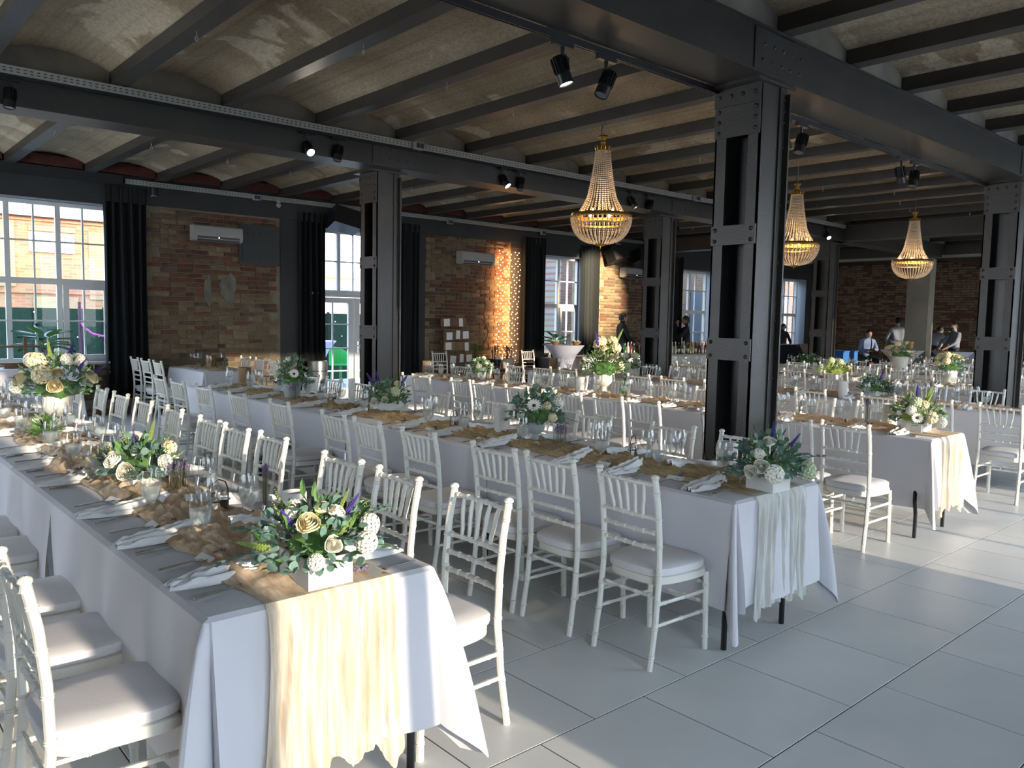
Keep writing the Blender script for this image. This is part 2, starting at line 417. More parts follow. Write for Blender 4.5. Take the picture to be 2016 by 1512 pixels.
# ---- columns
def column(x, y, label, tall=3.3):
    """x,y near-left corner (min X, min Y)"""
    root = empty('steel_column', (x, y, 0)); W_, D_ = .31, .37
    for n_, yy, s_ in (('channel', 0.0, 1), ('channel', D_, -1)):
        mb = MB(); t = .014
        a, b = sorted((yy, yy+s_*t)); mb.box(0, W_, a, b, 0, tall-.02)
        a, b = sorted((yy, yy+s_*.095))
        mb.box(0, t, a, b, 0, tall-.02); mb.box(W_-t, W_, a, b, 0, tall-.02)
        mk(n_, mb, STEEL, root, smooth=False)
    mb = MB(); mb.box(W_*.5-.012, W_*.5+.012, .014, D_-.014, 0, tall-.35)
    mk('web_plate', mb, STEELD, root, smooth=False)
    mb = MB()
    for xx in (W_-.012,):
        mb.box(xx-.07, xx+.012, -.012, 0, 0, tall-.02); mb.box(xx-.006, xx+.012, -.05, -.012, 0, tall-.06)
    mk('angle_strip', mb, STEEL, root, smooth=False)
    rv = MB()
    hs = [(tall-.37, tall-.02), (2.16, 2.30), (1.32, 1.48), (.45, .6)]
    for z0, z1 in hs:
        for xx, sx in ((-.012, -1), (W_, 1)):
            mb = MB(); mb.box(xx, xx+.012, .0, D_, z0, z1); mk('batten_plate', mb, STEEL, root, smooth=False)
            if sx < 0:
                zz = [z0+.03, z1-.03] if z1-z0 < .2 else [z0+.04, z0+.115, z0+.19]
                rivets(rv, [(xx, yy, z) for z in zz for yy in (.035, D_-.035)], (-1,0,0))
    for xx in (-.02,):
        mb = MB(); mb.box(xx, xx+.008, -.004, D_+.004, tall-.15, tall-.04); mb.box(-.09, W_+.09, -.03, D_+.03, tall-.02, tall); mk('bearing_plate', mb, STEEL, root, smooth=False)
        rivets(rv, [(xx, .04+.097*q, tall-.08) for q in range(4)], (-1,0,0))
    rivets(rv, [(W_-.03, -.013, .35+.42*q) for q in range(7)] + [(W_-.03, -.013, tall-.1-.08*q) for q in range(4)], (0,-1,0), .011)
    mb = MB(); mb.box(-.05, W_+.05, -.05, D_+.05, 0, .015); mk('base_plate', mb, STEEL, root, smooth=False)
    tag(mk('rivet_heads', rv, STEEL, root), kind='stuff')
    return tag(root, label, 'column', 'riveted steel columns')
column(5.08, 3.165, 'large black riveted steel column in the foreground right of centre')
column(5.08, 8.20, 'grey riveted steel column standing in front of the glazed white door')
column(10.58, 3.165, 'black riveted steel column near the right edge of the photo')
column(10.44, 8.22, 'riveted steel column beside the man at the end of the bar')
column(16.08, 8.25, 'riveted steel column right of the person wearing headphones')
column(16.08, 3.165, 'riveted steel column farthest right, hidden behind the right edge')
mb = MB(); mb.box(21.4, 21.75, 8.3, 8.85, 0, 3.3)
tag(mk('concrete_pillar', mb, mat('pillar_concrete', (.20, .18, .14), .9, var=(.27, .25, .20), scale=2), smooth=False), 'plain square concrete pillar between the waiters at the far end', 'pillar')

# ---- window wall (left side of the picture)
OPEN = [(-.6, 3.55, .80, 3.2), (6.72, 8.95, .02, 3.17), (12.1, 14.05, .80, 3.05), (17.5, 19.4, .78, 3.0), (22.6, 24.45, .78, 3.0)]
def wallmesh(y0, y1, opens, ztop=3.25, x0=XL, x1=XR):
    m_ = MB(); x = x0
    for a, b, z0, z1 in opens:
        m_.box(x, a, y0, y1, 0, 3.95)
        if z0 > .03: m_.box(a, b, y0, y1, 0, z0)
        m_.box(a, b, y0, y1, z1, 3.95); x = b
    m_.box(x, x1, y0, y1, 0, 3.95)
    return m_
wall_left = tag(mk('wall_left', wallmesh(YW, YW+.45, OPEN), MORTAR, smooth=False), kind='structure')
# dark rendered lintel band above brick
mb = MB(); mb.box(XL, XR, YW-.05, YW, 3.25, 3.66)
for x0, x1, z0, z1 in OPEN:
    mb.box(x0-.45, x0, YW-.012, YW, 0, 3.25); mb.box(x1, x1+.42, YW-.012, YW, 0, 3.25)
    mb.box(x0, x1, YW-.012, YW, z1, 3.25)
tag(mk('trim_3', mb, PLAS, smooth=False), kind='structure')
mb = MB()
RB = mat('reveal_blue_grey', (.22, .25, .28), .8)
for x0, x1, z0, z1 in OPEN:
    mb.box(x0, x0+.012, YW, YW+.3, z0, z1); mb.box(x1-.012, x1, YW, YW+.3, z0, z1); mb.box(x0, x1, YW, YW+.3, z1-.012, z1)
tag(mk('trim_4', mb, RB, smooth=False), kind='structure')
# red brick haunches high on the wall between joists
mb = MB()
for k in range(len(JX)-1):
    a, b = JX[k]+.08, JX[k+1]-.08
    mb.box(a, b, YW-.16, YW, 3.66, 3.80)
tag(mk('trim_5', mb, mat('haunch_red_brick', (.05, .012, .009), .9, var=(.08, .022, .016), scale=14), smooth=False), kind='structure')
# plinth under the curtains
mb = MB(); mb.box(XL, 4.6, YW-.12, YW, .11, .24); mb.box(4.6, 6.72, YW-.06, YW, 0, .12); mb.box(8.95, XR, YW-.06, YW, 0, .12)
tag(mk('trim_6', mb, CONC2, smooth=False), kind='structure')
mb = MB(); mb.box(XL, 4.6, YW-.14, YW, 0, .11); tag(mk('trim_7', mb, WOODD, smooth=False), kind='structure')

def brick_me(lx, lz, i, d=.05):
    m_ = MB(); a, b = lx/2, lz/2; e = .008
    rr = random.Random(i)
    j = lambda: rr.uniform(-.004, .004)
    front = [(-a+e+j(), -d, -b+e+j()), (a-e+j(), -d, -b+e+j()), (a-e+j(), -d, b-e+j()), (-a+e+j(), -d, b-e+j())]
    mid = [(-a, -d+e, -b), (a, -d+e, -b), (a, -d+e, b), (-a, -d+e, b)]
    back = [(-a, 0, -b), (a, 0, -b), (a, 0, b), (-a, 0, b)]
    m_.add(front+mid+back, [(0,1,2,3),(4,5,1,0),(5,6,2,1),(6,7,3,2),(7,4,0,3),(8,9,5,4),(9,10,6,5),(10,11,7,6),(11,8,4,7)])
    return m_
BM = [BR1, BR1, BR2, BR2, BR3, BR2]
BSH = []
for i in range(18):
    lx = .245 if i % 3 else .12
    BSH.append((lx, brick_me(lx, .064, i), BM[i % 6]))
BME = [b[1].mesh('brick', b[2], True) for b in BSH]
panels = [(4.0, 6.27, .24, 3.25, 1), (9.37, 11.68, .12, 3.25, 1), (14.45, 17.05, .12, 3.25, 1), (2.3, 3.6, .24, .78, 1), (19.85, 22.2, .12, 3.25, 1)]
bl = []
for x0, x1, z0, z1, _ in panels:
    row = 0; z = z0+.036
    while z < z1-.03:
        x = x0 - (.13 if row % 2 else 0) + random.uniform(-.02, .02)
        while x < x1-.05:
            k = random.choice([1,2,4,5,7,8,10,11,13,14,16,17]) if random.random() < .72 else random.choice([0,3,6,9,12,15])
            # ochre bricks gather in bands
            nzv = noise.noise(Vector((x*.5, 3.3, z*1.3+x0)))
            if nzv > .05 and BSH[k][2] is BR1 and random.random() < .75: k = 2 if k % 3 else 3
            if nzv < -.1 and BSH[k][2] is BR2 and random.random() < .6: k = 1 if k % 3 else 0
            lx = BSH[k][0]
            if x+lx > x1: lx_ok = False
            else: lx_ok = True
            if lx_ok and x >= x0-.001:
                bl.append((x+lx/2, z, k))
            x += lx+.013
        z += .0765; row += 1
bl.sort(key=lambda t: (t[0]**2+YW**2) if t[1] < 3.2 else 1e9)
first = [b for b in bl if 3.9 < b[0] < 12 and not (4.3 < b[0] < 6.7 and b[1] < .4)][:300]
fs_ = set(first)
st = {}
for b in bl:
    dep = random.uniform(-.006, .006)
    if b in fs_: ob('brick', BME[b[2]], wall_left, (b[0], YW+.032+dep, b[1]), rot=(0, random.uniform(-.012, .012), 0))
    else:
        m_ = st.setdefault(BSH[b[2]][2].name, MB()); s_ = BSH[b[2]][1]
        m_.add([(vx+b[0], vy+YW+.032+dep, vz+b[1]) for vx, vy, vz in s_.v], s_.f)
for nm, m_ in st.items(): tag(mk('brickwork', m_, MATS[nm], wall_left), kind='stuff')
# patches of old plaster
mb = MB()
for cx, cz, rx, rz_ in ((5.35, 2.0, .13, .24), (5.0, 1.95, .06, .25), (15.4, 1.2, .3, .3)):
    pts = [(cx+rx*math.cos(a)*(1+.25*math.sin(3*a+cx)+.15*math.sin(7*a+cz)), YW-.024, cz+rz_*math.sin(a)*(1+.2*math.cos(5*a))) for a in [2*PI*q/20 for q in range(20)]]
    n = len(pts); mb.add(pts+[(x, y+.03, z) for x, y, z in pts], [tuple(range(n))]+[(i, (i+1) % n, (i+1) % n+n, i+n) for i in range(n)])
mk('plaster_patch', mb, mat('old_plaster', (.11, .10, .075), .95, var=(.19, .18, .15), scale=9, bump=.4), wall_left)

# far brick wall, side wall
mb = MB(); mb.box(XR, XR+.3, YB, YW+.45, 0, 3.95); wf = tag(mk('wall_far', mb, mat('dark_mortar', (.07, .045, .03), .95), smooth=False), kind='structure')
st = {}
row = 0; z = .05
while z < 3.5:
    y = 3.2-(.13 if row % 2 else 0)
    while y < YW-.1:
        k = random.randrange(18); lx = BSH[k][0]; s_ = BSH[k][1]
        m_ = st.setdefault(BSH[k][2].name, MB())
        dx = random.uniform(-.004, .004)
        m_.add([(XR+.035+vy+dx, y+lx/2-vx, vz+z) for vx, vy, vz in s_.v], s_.f)
        y += lx+.013
    z += .0765; row += 1
for nm, m_ in st.items(): tag(mk('brickwork', m_, MATS[nm], wf), kind='stuff')
mb = MB(); yy = YB-.3
for a, b in ((5.2, 7.6), (9.2, 12.2)):
    mb.box(XL-.3, XL, yy, a, 0, 3.95); mb.box(XL-.3, XL, a, b, 0, .5); mb.box(XL-.3, XL, a, b, 3.2, 3.95); yy = b
mb.box(XL-.3, XL, yy, YW+.45, 0, 3.95); tag(mk('wall_side', mb, PLAS, smooth=False), kind='structure')
for q, (a, b) in enumerate(((5.2, 7.6), (9.2, 12.2))):  # unseen side windows, added to let in more sky light
    mb = MB(); mb.box(XL-.2, XL-.1, a, b, .5, .56); mb.box(XL-.2, XL-.1, a, b, 3.14, 3.2)
    for t in range(4): mb.box(XL-.2, XL-.1, a+(b-a-.06)*t/3, a+(b-a-.06)*t/3+.06, .56, 3.14)
    wr_ = tag(mk('window_%d' % (20+q), mb, mat('window_frame_white', (.55, .55, .54)), smooth=False), kind='structure')
    mb = MB(); mb.add([(XL-.15, a, .5), (XL-.15, b, .5), (XL-.15, b, 3.2), (XL-.15, a, 3.2)], [(0,1,2,3)]); mk('pane', mb, PANE, wr_, smooth=False)
# unseen window wall behind the camera: openings and piers shaped for the sun stripes
OPB = [(-.45, .82, .3, 2.7), (1.02, 2.28, .3, 3.1), (5.55, 8.95, .3, 3.35), (11.2, 14.6, .3, 3.35), (16.5, 20.0, .3, 3.35), (21.9, 24.6, .3, 3.35)]
tag(mk('wall_back', wallmesh(YB-.3, YB, OPB), PLAS, smooth=False), kind='structure')

# ---- windows
def window(n, x0, x1, z0, z1, y, mull, trans, bars, hb, fr=.055, label=None, casement=None, pane=PANE, sash=.03):
    mb = MB(); d0, d1 = y-.04, y+.04
    mb.box(x0, x1, d0, d1, z0, z0+fr); mb.box(x0, x1, d0, d1, z1-fr, z1)
    mb.box(x0, x0+fr, d0, d1, z0, z1); mb.box(x1-fr, x1, d0, d1, z0, z1)
    root = tag(mk('window_%d' % n, mb, FRAME, smooth=False), kind='structure')
    for m_ in mull:
        b = MB(); b.box(m_-fr*.62, m_+fr*.62, d0+.005, d1-.005, z0+fr, z1-fr); mk('mullion', b, FRAME, root, smooth=False)
    for t in trans:
        b = MB(); b.box(x0+fr, x1-fr, d0+.01, d1-.01, t-fr*.8, t+fr*.8); mk('transom', b, FRAME, root, smooth=False)
    for b_ in bars:
        b = MB(); b.box(b_-.012, b_+.012, y-.02, y+.02, z0+fr, z1-fr); mk('glazing_bar', b, FRAME, root, smooth=False)
    for h in hb:
        b = MB(); b.box(x0+fr, x1-fr, y-.019, y+.019, h-.012, h+.012); mk('glazing_bar', b, FRAME, root, smooth=False)
    if casement:
        for a, c, e, f in casement:
            b = MB(); k = .075
            b.box(a, a+k, d0-.02, d0+.02, e, f); b.box(c-k, c, d0-.02, d0+.02, e, f); b.box(a+k, c-k, d0-.02, d0+.02, e, e+k); b.box(a+k, c-k, d0-.02, d0+.02, f-k, f)
            mk('casement', b, FRAME, root, smooth=False)
    cols = [x0+fr]+sorted(mull)+[x1-fr]; rows = [z0+fr]+sorted(trans)+[z1-fr]
    for i in range(len(cols)-1):
        for j in range(len(rows)-1):
            b = MB(); b.add([(cols[i], y, rows[j]), (cols[i+1], y, rows[j]), (cols[i+1], y, rows[j+1]), (cols[i], y, rows[j+1])], [(0,1,2,3)])
            mk('pane', b, pane, root, smooth=False)
    if z0 > .1:
        b = MB(); b.box(x0-.02, x1+.02, y-.22, y+.04, z0-.03, z0); mk('sill', b, FRAME, root, smooth=False)
    return root
YG = 13.5
window(1, -.6, 3.55, .82, 3.18, YG, [.9, 1.55, 2.2, 2.855], [2.015], [.57, 1.22, 1.87, 2.54, 3.19], [2.6, 1.43], casement=[(2.90, 3.53, .85, 1.98)])
door_1 = window(2, 6.9, 8.78, 2.0, 3.16, YG, [7.52, 8.15], [], [7.21, 7.83, 8.46], [2.59])
b = MB(); b.box(6.9, 8.78, YG-.04, YG+.04, 1.93, 2.0); b.box(6.9, 6.95, YG-.04, YG+.04, 0, 1.95); b.box(8.73, 8.78, YG-.04, YG+.04, 0, 1.95)
dr = tag(mk('door_1', b, FRAME, smooth=False), kind='structure')
for a, c in ((6.96, 7.83), (7.85, 8.72)):
    b = MB(); k = .11
    b.box(a, a+k, YG-.05, YG+.01, .03, 1.92); b.box(c-k, c, YG-.05, YG+.01, .03, 1.92); b.box(a+k, c-k, YG-.05, YG+.01, .03, .2); b.box(a+k, c-k, YG-.05, YG+.01, 1.82, 1.92)
    lf = mk('door_leaf', b, FRAME, dr, smooth=False)
    b = MB(); mx = (a+c)/2; b.box(mx-.012, mx+.012, YG-.035, YG-.005, .2, 1.82)
    for h in (.54, .97, 1.42): b.box(a+k, c-k, YG-.034, YG-.006, h-.012, h+.012)
    mk('glazing_bars', b, FRAME, lf, smooth=False)
    b = MB(); b.add([(a+k, YG-.02, .2), (c-k, YG-.02, .2), (c-k, YG-.02, 1.82), (a+k, YG-.02, 1.82)], [(0,1,2,3)]); mk('pane', b, PANE, lf, smooth=False)
b = MB(); b.tube([(7.92, YG-.05, 1.02), (7.92, YG-.1, 1.02), (7.99, YG-.1, 1.02)], .009, 8); b.box(7.905, 7.935, YG-.056, YG-.05, .88, 1.1)
mk('door_handle', b, CHROME, dr)
window(3, 12.3, 13.98, .80, 3.03, YG, [13.3], [1.9], [12.8, 13.62], [2.48, 1.3], casement=[(13.34, 13.94, .83, 1.86)])
window(4, 17.6, 19.2, .78, 2.98, YG, [18.4], [1.86], [18.0, 18.7], [2.45, 1.3])
window(5, 22.75, 24.2, .78, 2.98, YG, [23.4], [1.86], [23.05, 23.7], [2.45, 1.3])
n = 6
for x0, x1, z0, z1 in OPB:
    k = max(2, round((x1-x0)/1.0)); st_ = (x1-x0)/k
    window(n, x0, x1, z0, z1, YB-.15, [1.60] if n == 7 else ([] if n == 6 else [x0+st_*q for q in range(1, k)]), [2.45], [], [2.95] if n > 7 else [], fr=.085 if n == 7 else .045); n += 1  # unseen back windows, one thick mullion placed to shade a strip of cloth

# ---- curtains
def curtain(x0, x1, z0, z1, y, amp, nf, label):
    m_ = MB()
    nu = nf*8
    def f(u, v):
        x = x0+(x1-x0)*u; ph = u*nf*2*PI
        yy = y - amp*(1+math.sin(ph+.7*math.sin(u*7)))*(.75+.35*v) - .02*math.sin(u*31)
        return (x+.012*math.cos(ph)+.01*math.sin(v*4+u*9), yy, z1-(z1-z0)*v)
    m_.grid(f, nu, 14)
    return tag(mk('curtain', m_, VELVET), label, 'curtain', 'long black velvet curtains')
curtain(3.40, 4.02, .25, 3.49, YW-.03, .045, 5, 'black velvet curtain right of the large left window, left of the first air conditioner')
curtain(6.58, 7.10, .06, 3.4, YW-.03, .05, 5, 'black velvet curtain on the left side of the glazed white door')
curtain(8.66, 9.16, .06, 3.4, YW-.03, .05, 4, 'black velvet curtain just right of the column before the door')
curtain(11.93, 12.62, .06, 3.4, YW-.03, .055, 6, 'black velvet curtain between the string lights and the middle window')
curtain(13.78, 14.44, .06, 3.35, YW-.03, .055, 6, 'black velvet curtain right of the middle window, left of the bartender')
curtain(17.0, 17.75, .06, 3.3, YW-.03, .055, 6, 'black velvet curtain behind the bar, left of the fourth window')
b = MB(); b.box(XL, 3.68, YW-.17, YW-.05, 3.50, 3.64); tag(mk('curtain_pelmet', b, mat('black_pelmet', (.012, .013, .014), .6), smooth=False), 'black box pelmet above the large left window', 'pelmet')

# ================================================================== FURNITURE
def ringpath(pts, r_, step=.115, ring=.0035, half=.006):
    """sample a polyline with raised bamboo rings; returns points, radii"""
    P = [Vector(p) for p in pts]; L = [0]
    for i in range(len(P)-1): L.append(L[-1]+(P[i+1]-P[i]).length)
    T = L[-1]
    def at(s_):
        for i in range(len(P)-1):
            if s_ <= L[i+1]+1e-9: return P[i].lerp(P[i+1], (s_-L[i])/(L[i+1]-L[i]+1e-12))
        return P[-1].copy()
    ss = [(0, r_)]; n_ = max(1, int(T/step)); rs = [T*(k+.5)/n_ for k in range(n_)]
    for q in rs: ss += [(q-half*1.3, r_), (q-half*.7, r_+ring), (q-half*.1, r_+ring*.2), (q+half*.1, r_+ring*.2), (q+half*.7, r_+ring), (q+half*1.3, r_)]
    for l_ in L[1:-1]: ss.append((l_, r_))
    ss.append((T, r_)); ss.sort()
    return [at(a) for a, b in ss], [b for a, b in ss]
def seat_outline(n=28, wf=.2, wb=.175, d0=-.19, d1=.205, rc=.0):
    pts = []
    for k in range(n):
        a = 2*PI*k/n; c, s_ = math.cos(a), math.sin(a)
        sx = abs(c)**.55*(1 if c > 0 else -1); sy = abs(s_)**.5*(1 if s_ > 0 else -1)
        x = (d0+d1)/2 + sx*(d1-d0)/2; t = (x-d0)/(d1-d0)
        w_ = wb+(wf-wb)*t
        pts.append((x, sy*w_))
    return pts
def slab(m_, outl, prof):
    n = len(outl); vs = []; cx = sum(p[0] for p in outl)/n; cy = sum(p[1] for p in outl)/n; fs = []
    for sc, z in prof:
        for x, y in outl: vs.append((cx+(x-cx)*sc, cy+(y-cy)*sc, z))
    for i in range(len(prof)-1):
        for k in range(n): fs.append((i*n+k, i*n+(k+1) % n, (i+1)*n+(k+1) % n, (i+1)*n+k))
    fs.append(tuple(reversed(range(n)))); fs.append(tuple(range((len(prof)-1)*n, len(prof)*n)))
    m_.add(vs, fs)
def make_chair():
    root = empty('banquet_chair')
    m_ = MB(); slab(m_, seat_outline(), [(.90, .415), (.985, .42), (1.0, .43), (.995, .442), (1.0, .447), (.99, .454), (.93, .462), (.5, .466), (.05, .467)])
    mk('cushion', m_, CUSH, root)
    m_ = MB(); slab(m_, seat_outline(28, .205, .17, -.175, .21), [(.93, .375), (1.0, .378), (1.0, .412), (.97, .416)]); mk('seat_frame', m_, WHITE, root)
    for s_ in (-1, 1):
        m_ = MB()
        p, r_ = ringpath([(-.225, .178*s_, 0), (-.19, .176*s_, .22), (-.173, .174*s_, .42), (-.178, .173*s_, .6), (-.195, .173*s_, .76), (-.22, .172*s_, .885)], .0148)
        m_.tube(p, r_, 8)
        m_.lathe([(.0148, -.02), (.013, 0), (.019, .006), (.019, .014), (.014, .02), (.004, .024)], (-.2205, .172*s_, .885), 8)
        mk('rear_leg', m_, WHITE, root)
        m_ = MB(); p, r_ = ringpath([(.19, .176*s_, 0), (.183, .172*s_, .39)], .0155, .13); m_.tube(p, r_, 8); mk('leg', m_, WHITE, root)
    for z, x in ((.862, -.217), (.70, -.187), (.628, -.181), (.555, -.177)):
        m_ = MB(); bow = -.012 if z > .65 else -.006
        p, r_ = ringpath([(x, -.172, z), (x+bow, -.07, z), (x+bow, .07, z), (x, .172, z)], .0105, .055, .003, .005); m_.tube(p, r_, 7, False); mk('back_rail', m_, WHITE, root)
    for k in range(5):
        m_ = MB(); y1 = -.112+.056*k; y0 = y1*.80
        m_.tube([(-.197, y0, .70), (-.203, y0*.96+y1*.04, .735), (-.21, (y0+y1)/2, .78), (-.216, y1*.7+y0*.3, .82), (-.228, y1, .862)], [.006, .009, .0085, .0095, .007], 6, False)
        mk('spindle', m_, WHITE, root)
    for s_ in (-1, 1):
        for z in (.30, .20):
            m_ = MB(); p, r_ = ringpath([(-.19, .176*s_, z), (.186, .175*s_, z-.005)], .009, .12, .0028); m_.tube(p, r_, 6, False); mk('stretcher', m_, WHITE, root)
    for x, z in ((-.182, .33), (.187, .33), (.188, .235)):
        m_ = MB(); p, r_ = ringpath([(x, -.175, z), (x, .175, z)], .009, .08, .0028); m_.tube(p, r_, 6, False); mk('stretcher', m_, WHITE, root)
    return root
chair0 = make_chair(); reg(chair0); used = [False]
CH = []
def place_chair(xb, y, face, label, group, jit=2.5):
    """xb: x of the backrest, face +1 looks towards +X, -1 towards -X, or an angle"""
    if not used[0]: o = chair0; used[0] = True
    else: o = copy_tree(chair0)
    if face in (1, -1):
        rz = (0 if face == 1 else PI)+R(random.uniform(-jit, jit)); x = xb+.22*face
    else: rz = face; x = xb
    o.location = (x, y, 0); o.rotation_euler = (0, 0, rz)
    tag(o, label, 'chair', group); CH.append(o)
    return o

# ---- folding tables with draped cloths
def cloth_mesh(X0, X1, Y0, Y1, near_end, far_end, seed, drop=.53, top=.742):
    m_ = MB(); rr = random.Random(seed); r_ = .022
    path = []     # (x, y, nx, ny, cornerPhi or None, s)
    ns = int((Y1-Y0)/.045)
    for k in range(ns+1): path.append((X0, Y1-(Y1-Y0)*k/ns, -1, 0, None))
    if near_end:
        for k in range(1, 20): path.append((X0+r_, Y0+r_, None, None, (180, 90*k/20)))
        ne = int((X1-X0)/.04)
        for k in range(ne+1): path.append((X0+r_+(X1-X0-2*r_)*k/ne, Y0, 0, -1, None))
        for k in range(1, 20): path.append((X1-r_, Y0+r_, None, None, (270, 90*k/20)))
    else:
        path.append(None)
    for k in range(ns+1): path.append((X1, Y0+(Y1-Y0)*k/ns, 1, 0, None))
    nv = 12; vs = []; fs = []; s_ = 0; cols = []
    ph = [rr.uniform(0, 6) for _ in range(4)]
    for p in path:
        if p is None: cols.append(None); continue
        x, y, nx, ny, ph_ = p; s_ += .045
        if ph_:
            an = R(ph_[0]+ph_[1]); nx, ny = math.cos(an), math.sin(an); c = ph_[1]
            L_ = min(drop/max(math.cos(R(c)), math.sin(R(c))), .66)
            L_ = drop+(L_-drop)*1.0
            fl = (.19 if seed == 0 else .115)*math.exp(-((c-38)/17)**2) - .03*math.exp(-((c-72)/10)**2)+.05*math.exp(-((c-85)/8)**2)+.02
            bx, by = x+nx*r_, y+ny*r_
        else:
            L_ = drop; dc = 9.0
            if near_end: dc = (y-Y0) if ny == 0 else min(x-X0, X1-x)
            fl = .022+.017*math.sin(s_*6+ph[0])*math.sin(s_*1.7+ph[3])+.009*math.sin(s_*15+ph[1])+.012*math.exp(-(dc/.10)**2)+(.10*math.exp(-(dc/.10)**2)*0)
            L_ += .01*math.sin(s_*3+ph[2])
            bx, by = x, y
        col = []
        for j in range(nv+1):
            v = j/nv
            if j == 0: pt = (bx-nx*r_*.6, by-ny*r_*.6, top)
            elif j == 1: pt = (bx+nx*.004, by+ny*.004, top-.012)
            else:
                vv = (j-1)/(nv-1); o_ = .006+fl*vv**.8
                wv = .004*math.sin(vv*5+s_*6)
                tx, ty = -ny, nx
                sd_ = .05*vv*math.sin(R(ph_[1])*2)*(1 if ph_[0] == 180 else -1) if ph_ else 0
                pt = (bx+nx*(o_+wv)+tx*sd_*.3, by+ny*(o_+wv)+ty*sd_*.3, top-.012-(L_-.012)*vv)
            col.append(len(vs)); vs.append(pt)
        cols.append(col)
    for a, b in zip(cols, cols[1:]):
        if a is None or b is None: continue
        for j in range(nv): fs.append((a[j], a[j+1], b[j+1], b[j]))
    m_.add(vs, fs)
    # table top surface
    nx_, ny_ = 10, max(4, int((Y1-Y0)/.09))
    e = .6*r_
    y0 = Y0+e if near_end else Y0
    def f(u, v):
        x = X0+e+(X1-X0-2*e)*u; y = y0+(Y1-y0)*v
        k = min(u, 1-u)*10
        return (x, y, top+(.0015+.0012*noise.noise(Vector((x*4, y*3, seed))) if 0 < u < 1 and 0 < v < 1 else 0))
    m_.grid(f, nx_, ny_)
    return m_.mesh('tablecloth', CLOTH)
FEET = {.80: .06, 3.29: -.12, 6.33: -.18}
def folding_table(X0, X1, Y0, Y1, label, group, legs='near'):
    root = empty('folding_table', ((X0+X1)/2, Y0, 0))
    w_ = (X1-X0)/2-.02; L_ = Y1-Y0-.02
    m_ = MB(); m_.box(-w_, w_, .02, L_, .700, .735); mk('tabletop', m_, mat('table_plastic', (.5, .5, .48), .5), root)
    for yy, dy in ((.10, -1), (L_-.10, 1)):
        for s_ in (-1, 1):
            m_ = MB()
            # steel tube leg: vertical foot, bend inwards, up to the top
            xx = s_*(w_-.10)
            fx = FEET.get(round(X0, 2), 0)+s_*.268; ix = fx*.0+FEET.get(round(X0, 2), 0)+s_*.13; yf = yy-.06*(dy == -1)
            pts = [(fx, yf, .0), (fx, yf, .15), (fx-s_*.006, yf+.002, .18), (fx-s_*.05, (yf+yy)/2, .26), (ix+s_*.012, yy, .345), (ix, yy, .37), (ix, yy, .70)]
            m_.tube(pts, .0145, 8); mk('leg', m_, LEG, root)
        m_ = MB(); cx_ = FEET.get(round(X0, 2), 0); m_.tube([(cx_-.13, yy, .50), (cx_+.13, yy, .50)], .010, 6); mk('crossbar', m_, LEG, root)
    return tag(root, label, 'table', group)

def runner(X0, X1, Y0, Y1, matl, label, seed, hang=.56, drop_mat=None, bunch=1.0):
    m_ = MB(); nx_ = 20
    L_ = Y1-Y0; step = .028; ny_ = int(L_/step); hs = int(hang/.03) if hang else 0
    rr = random.Random(seed)
    def top(x01, y):
        x = X0+(X1-X0)*x01
        wv = .05*noise.noise(Vector((y*1.3, seed, 0)))+.03*noise.noise(Vector((y*4, seed, 5)))
        sh = (x01-.5)*(.10*noise.noise(Vector((y*2.2, 9, seed))))*2
        fade = min(1, max(0, (y-Y0-.05)/.3)) if hang else 1
        a = .8*abs(noise.noise(Vector((x*13+wv*10, y*10, seed))))+.4*abs(noise.noise(Vector((x*27, y*20, seed+3))))
        b = abs(math.sin(x*60+6*noise.noise(Vector((x*3, y*2.5, seed)))))
        z = .747+fade*bunch*(.045*a+.006*b)*min(1, 6*min(x01+.03, 1.03-x01)) + (1-fade)*.004*b
        return (x+wv*fade+sh*fade, y, z)
    m_.grid(lambda u, v: top(v, Y0+.03+(L_-.03)*u), ny_, nx_)
    ob_ = m_.mesh('runner', matl)
    o = ob('gauze_runner', ob_)
    if hang:
        m2 = MB(); nx2 = 90
        def hf(u, v):
            x = X0+(X1-X0)*v
            dz = u*hang*(1+.08*noise.noise(Vector((v*7, seed, 2)))+.12*max(0, 1-abs(v-.05)*9)+.10*max(0, 1-abs(v-.93)*8)+.02*noise.noise(Vector((v*45, seed, 4))))
            pl = .007*math.sin(v*76+2*math.sin(u*3))+.008*math.sin(v*31+u*2+seed)+.004*noise.noise(Vector((v*30, u*9, seed)))
            xx = X0+(X1-X0)*(v+.012*math.sin(u*4+v*9))+(v-.5)*.05*u
            if u == 0: return (x, Y0+.035, .748)
            if u < .04: return (x, Y0-.002, .747)
            return (xx, Y0-.014-.016*u**.5-pl*min(1, u*6)-.004, .74-dz)
        us = [0, .02]+[.04+.96*k/20 for k in range(21)]
        m2.add([hf(u, j/nx2) for u in us for j in range(nx2+1)], [(i*(nx2+1)+j, i*(nx2+1)+j+1, (i+1)*(nx2+1)+j+1, (i+1)*(nx2+1)+j) for i in range(len(us)-1) for j in range(nx2)])
        mk('hanging_end', m2, drop_mat or matl, o)
    return tag(o, label, 'table runner', 'gauze table runners')

NAMES = ['nearest', 'second', 'third', 'fourth', 'fifth', 'sixth', 'seventh']
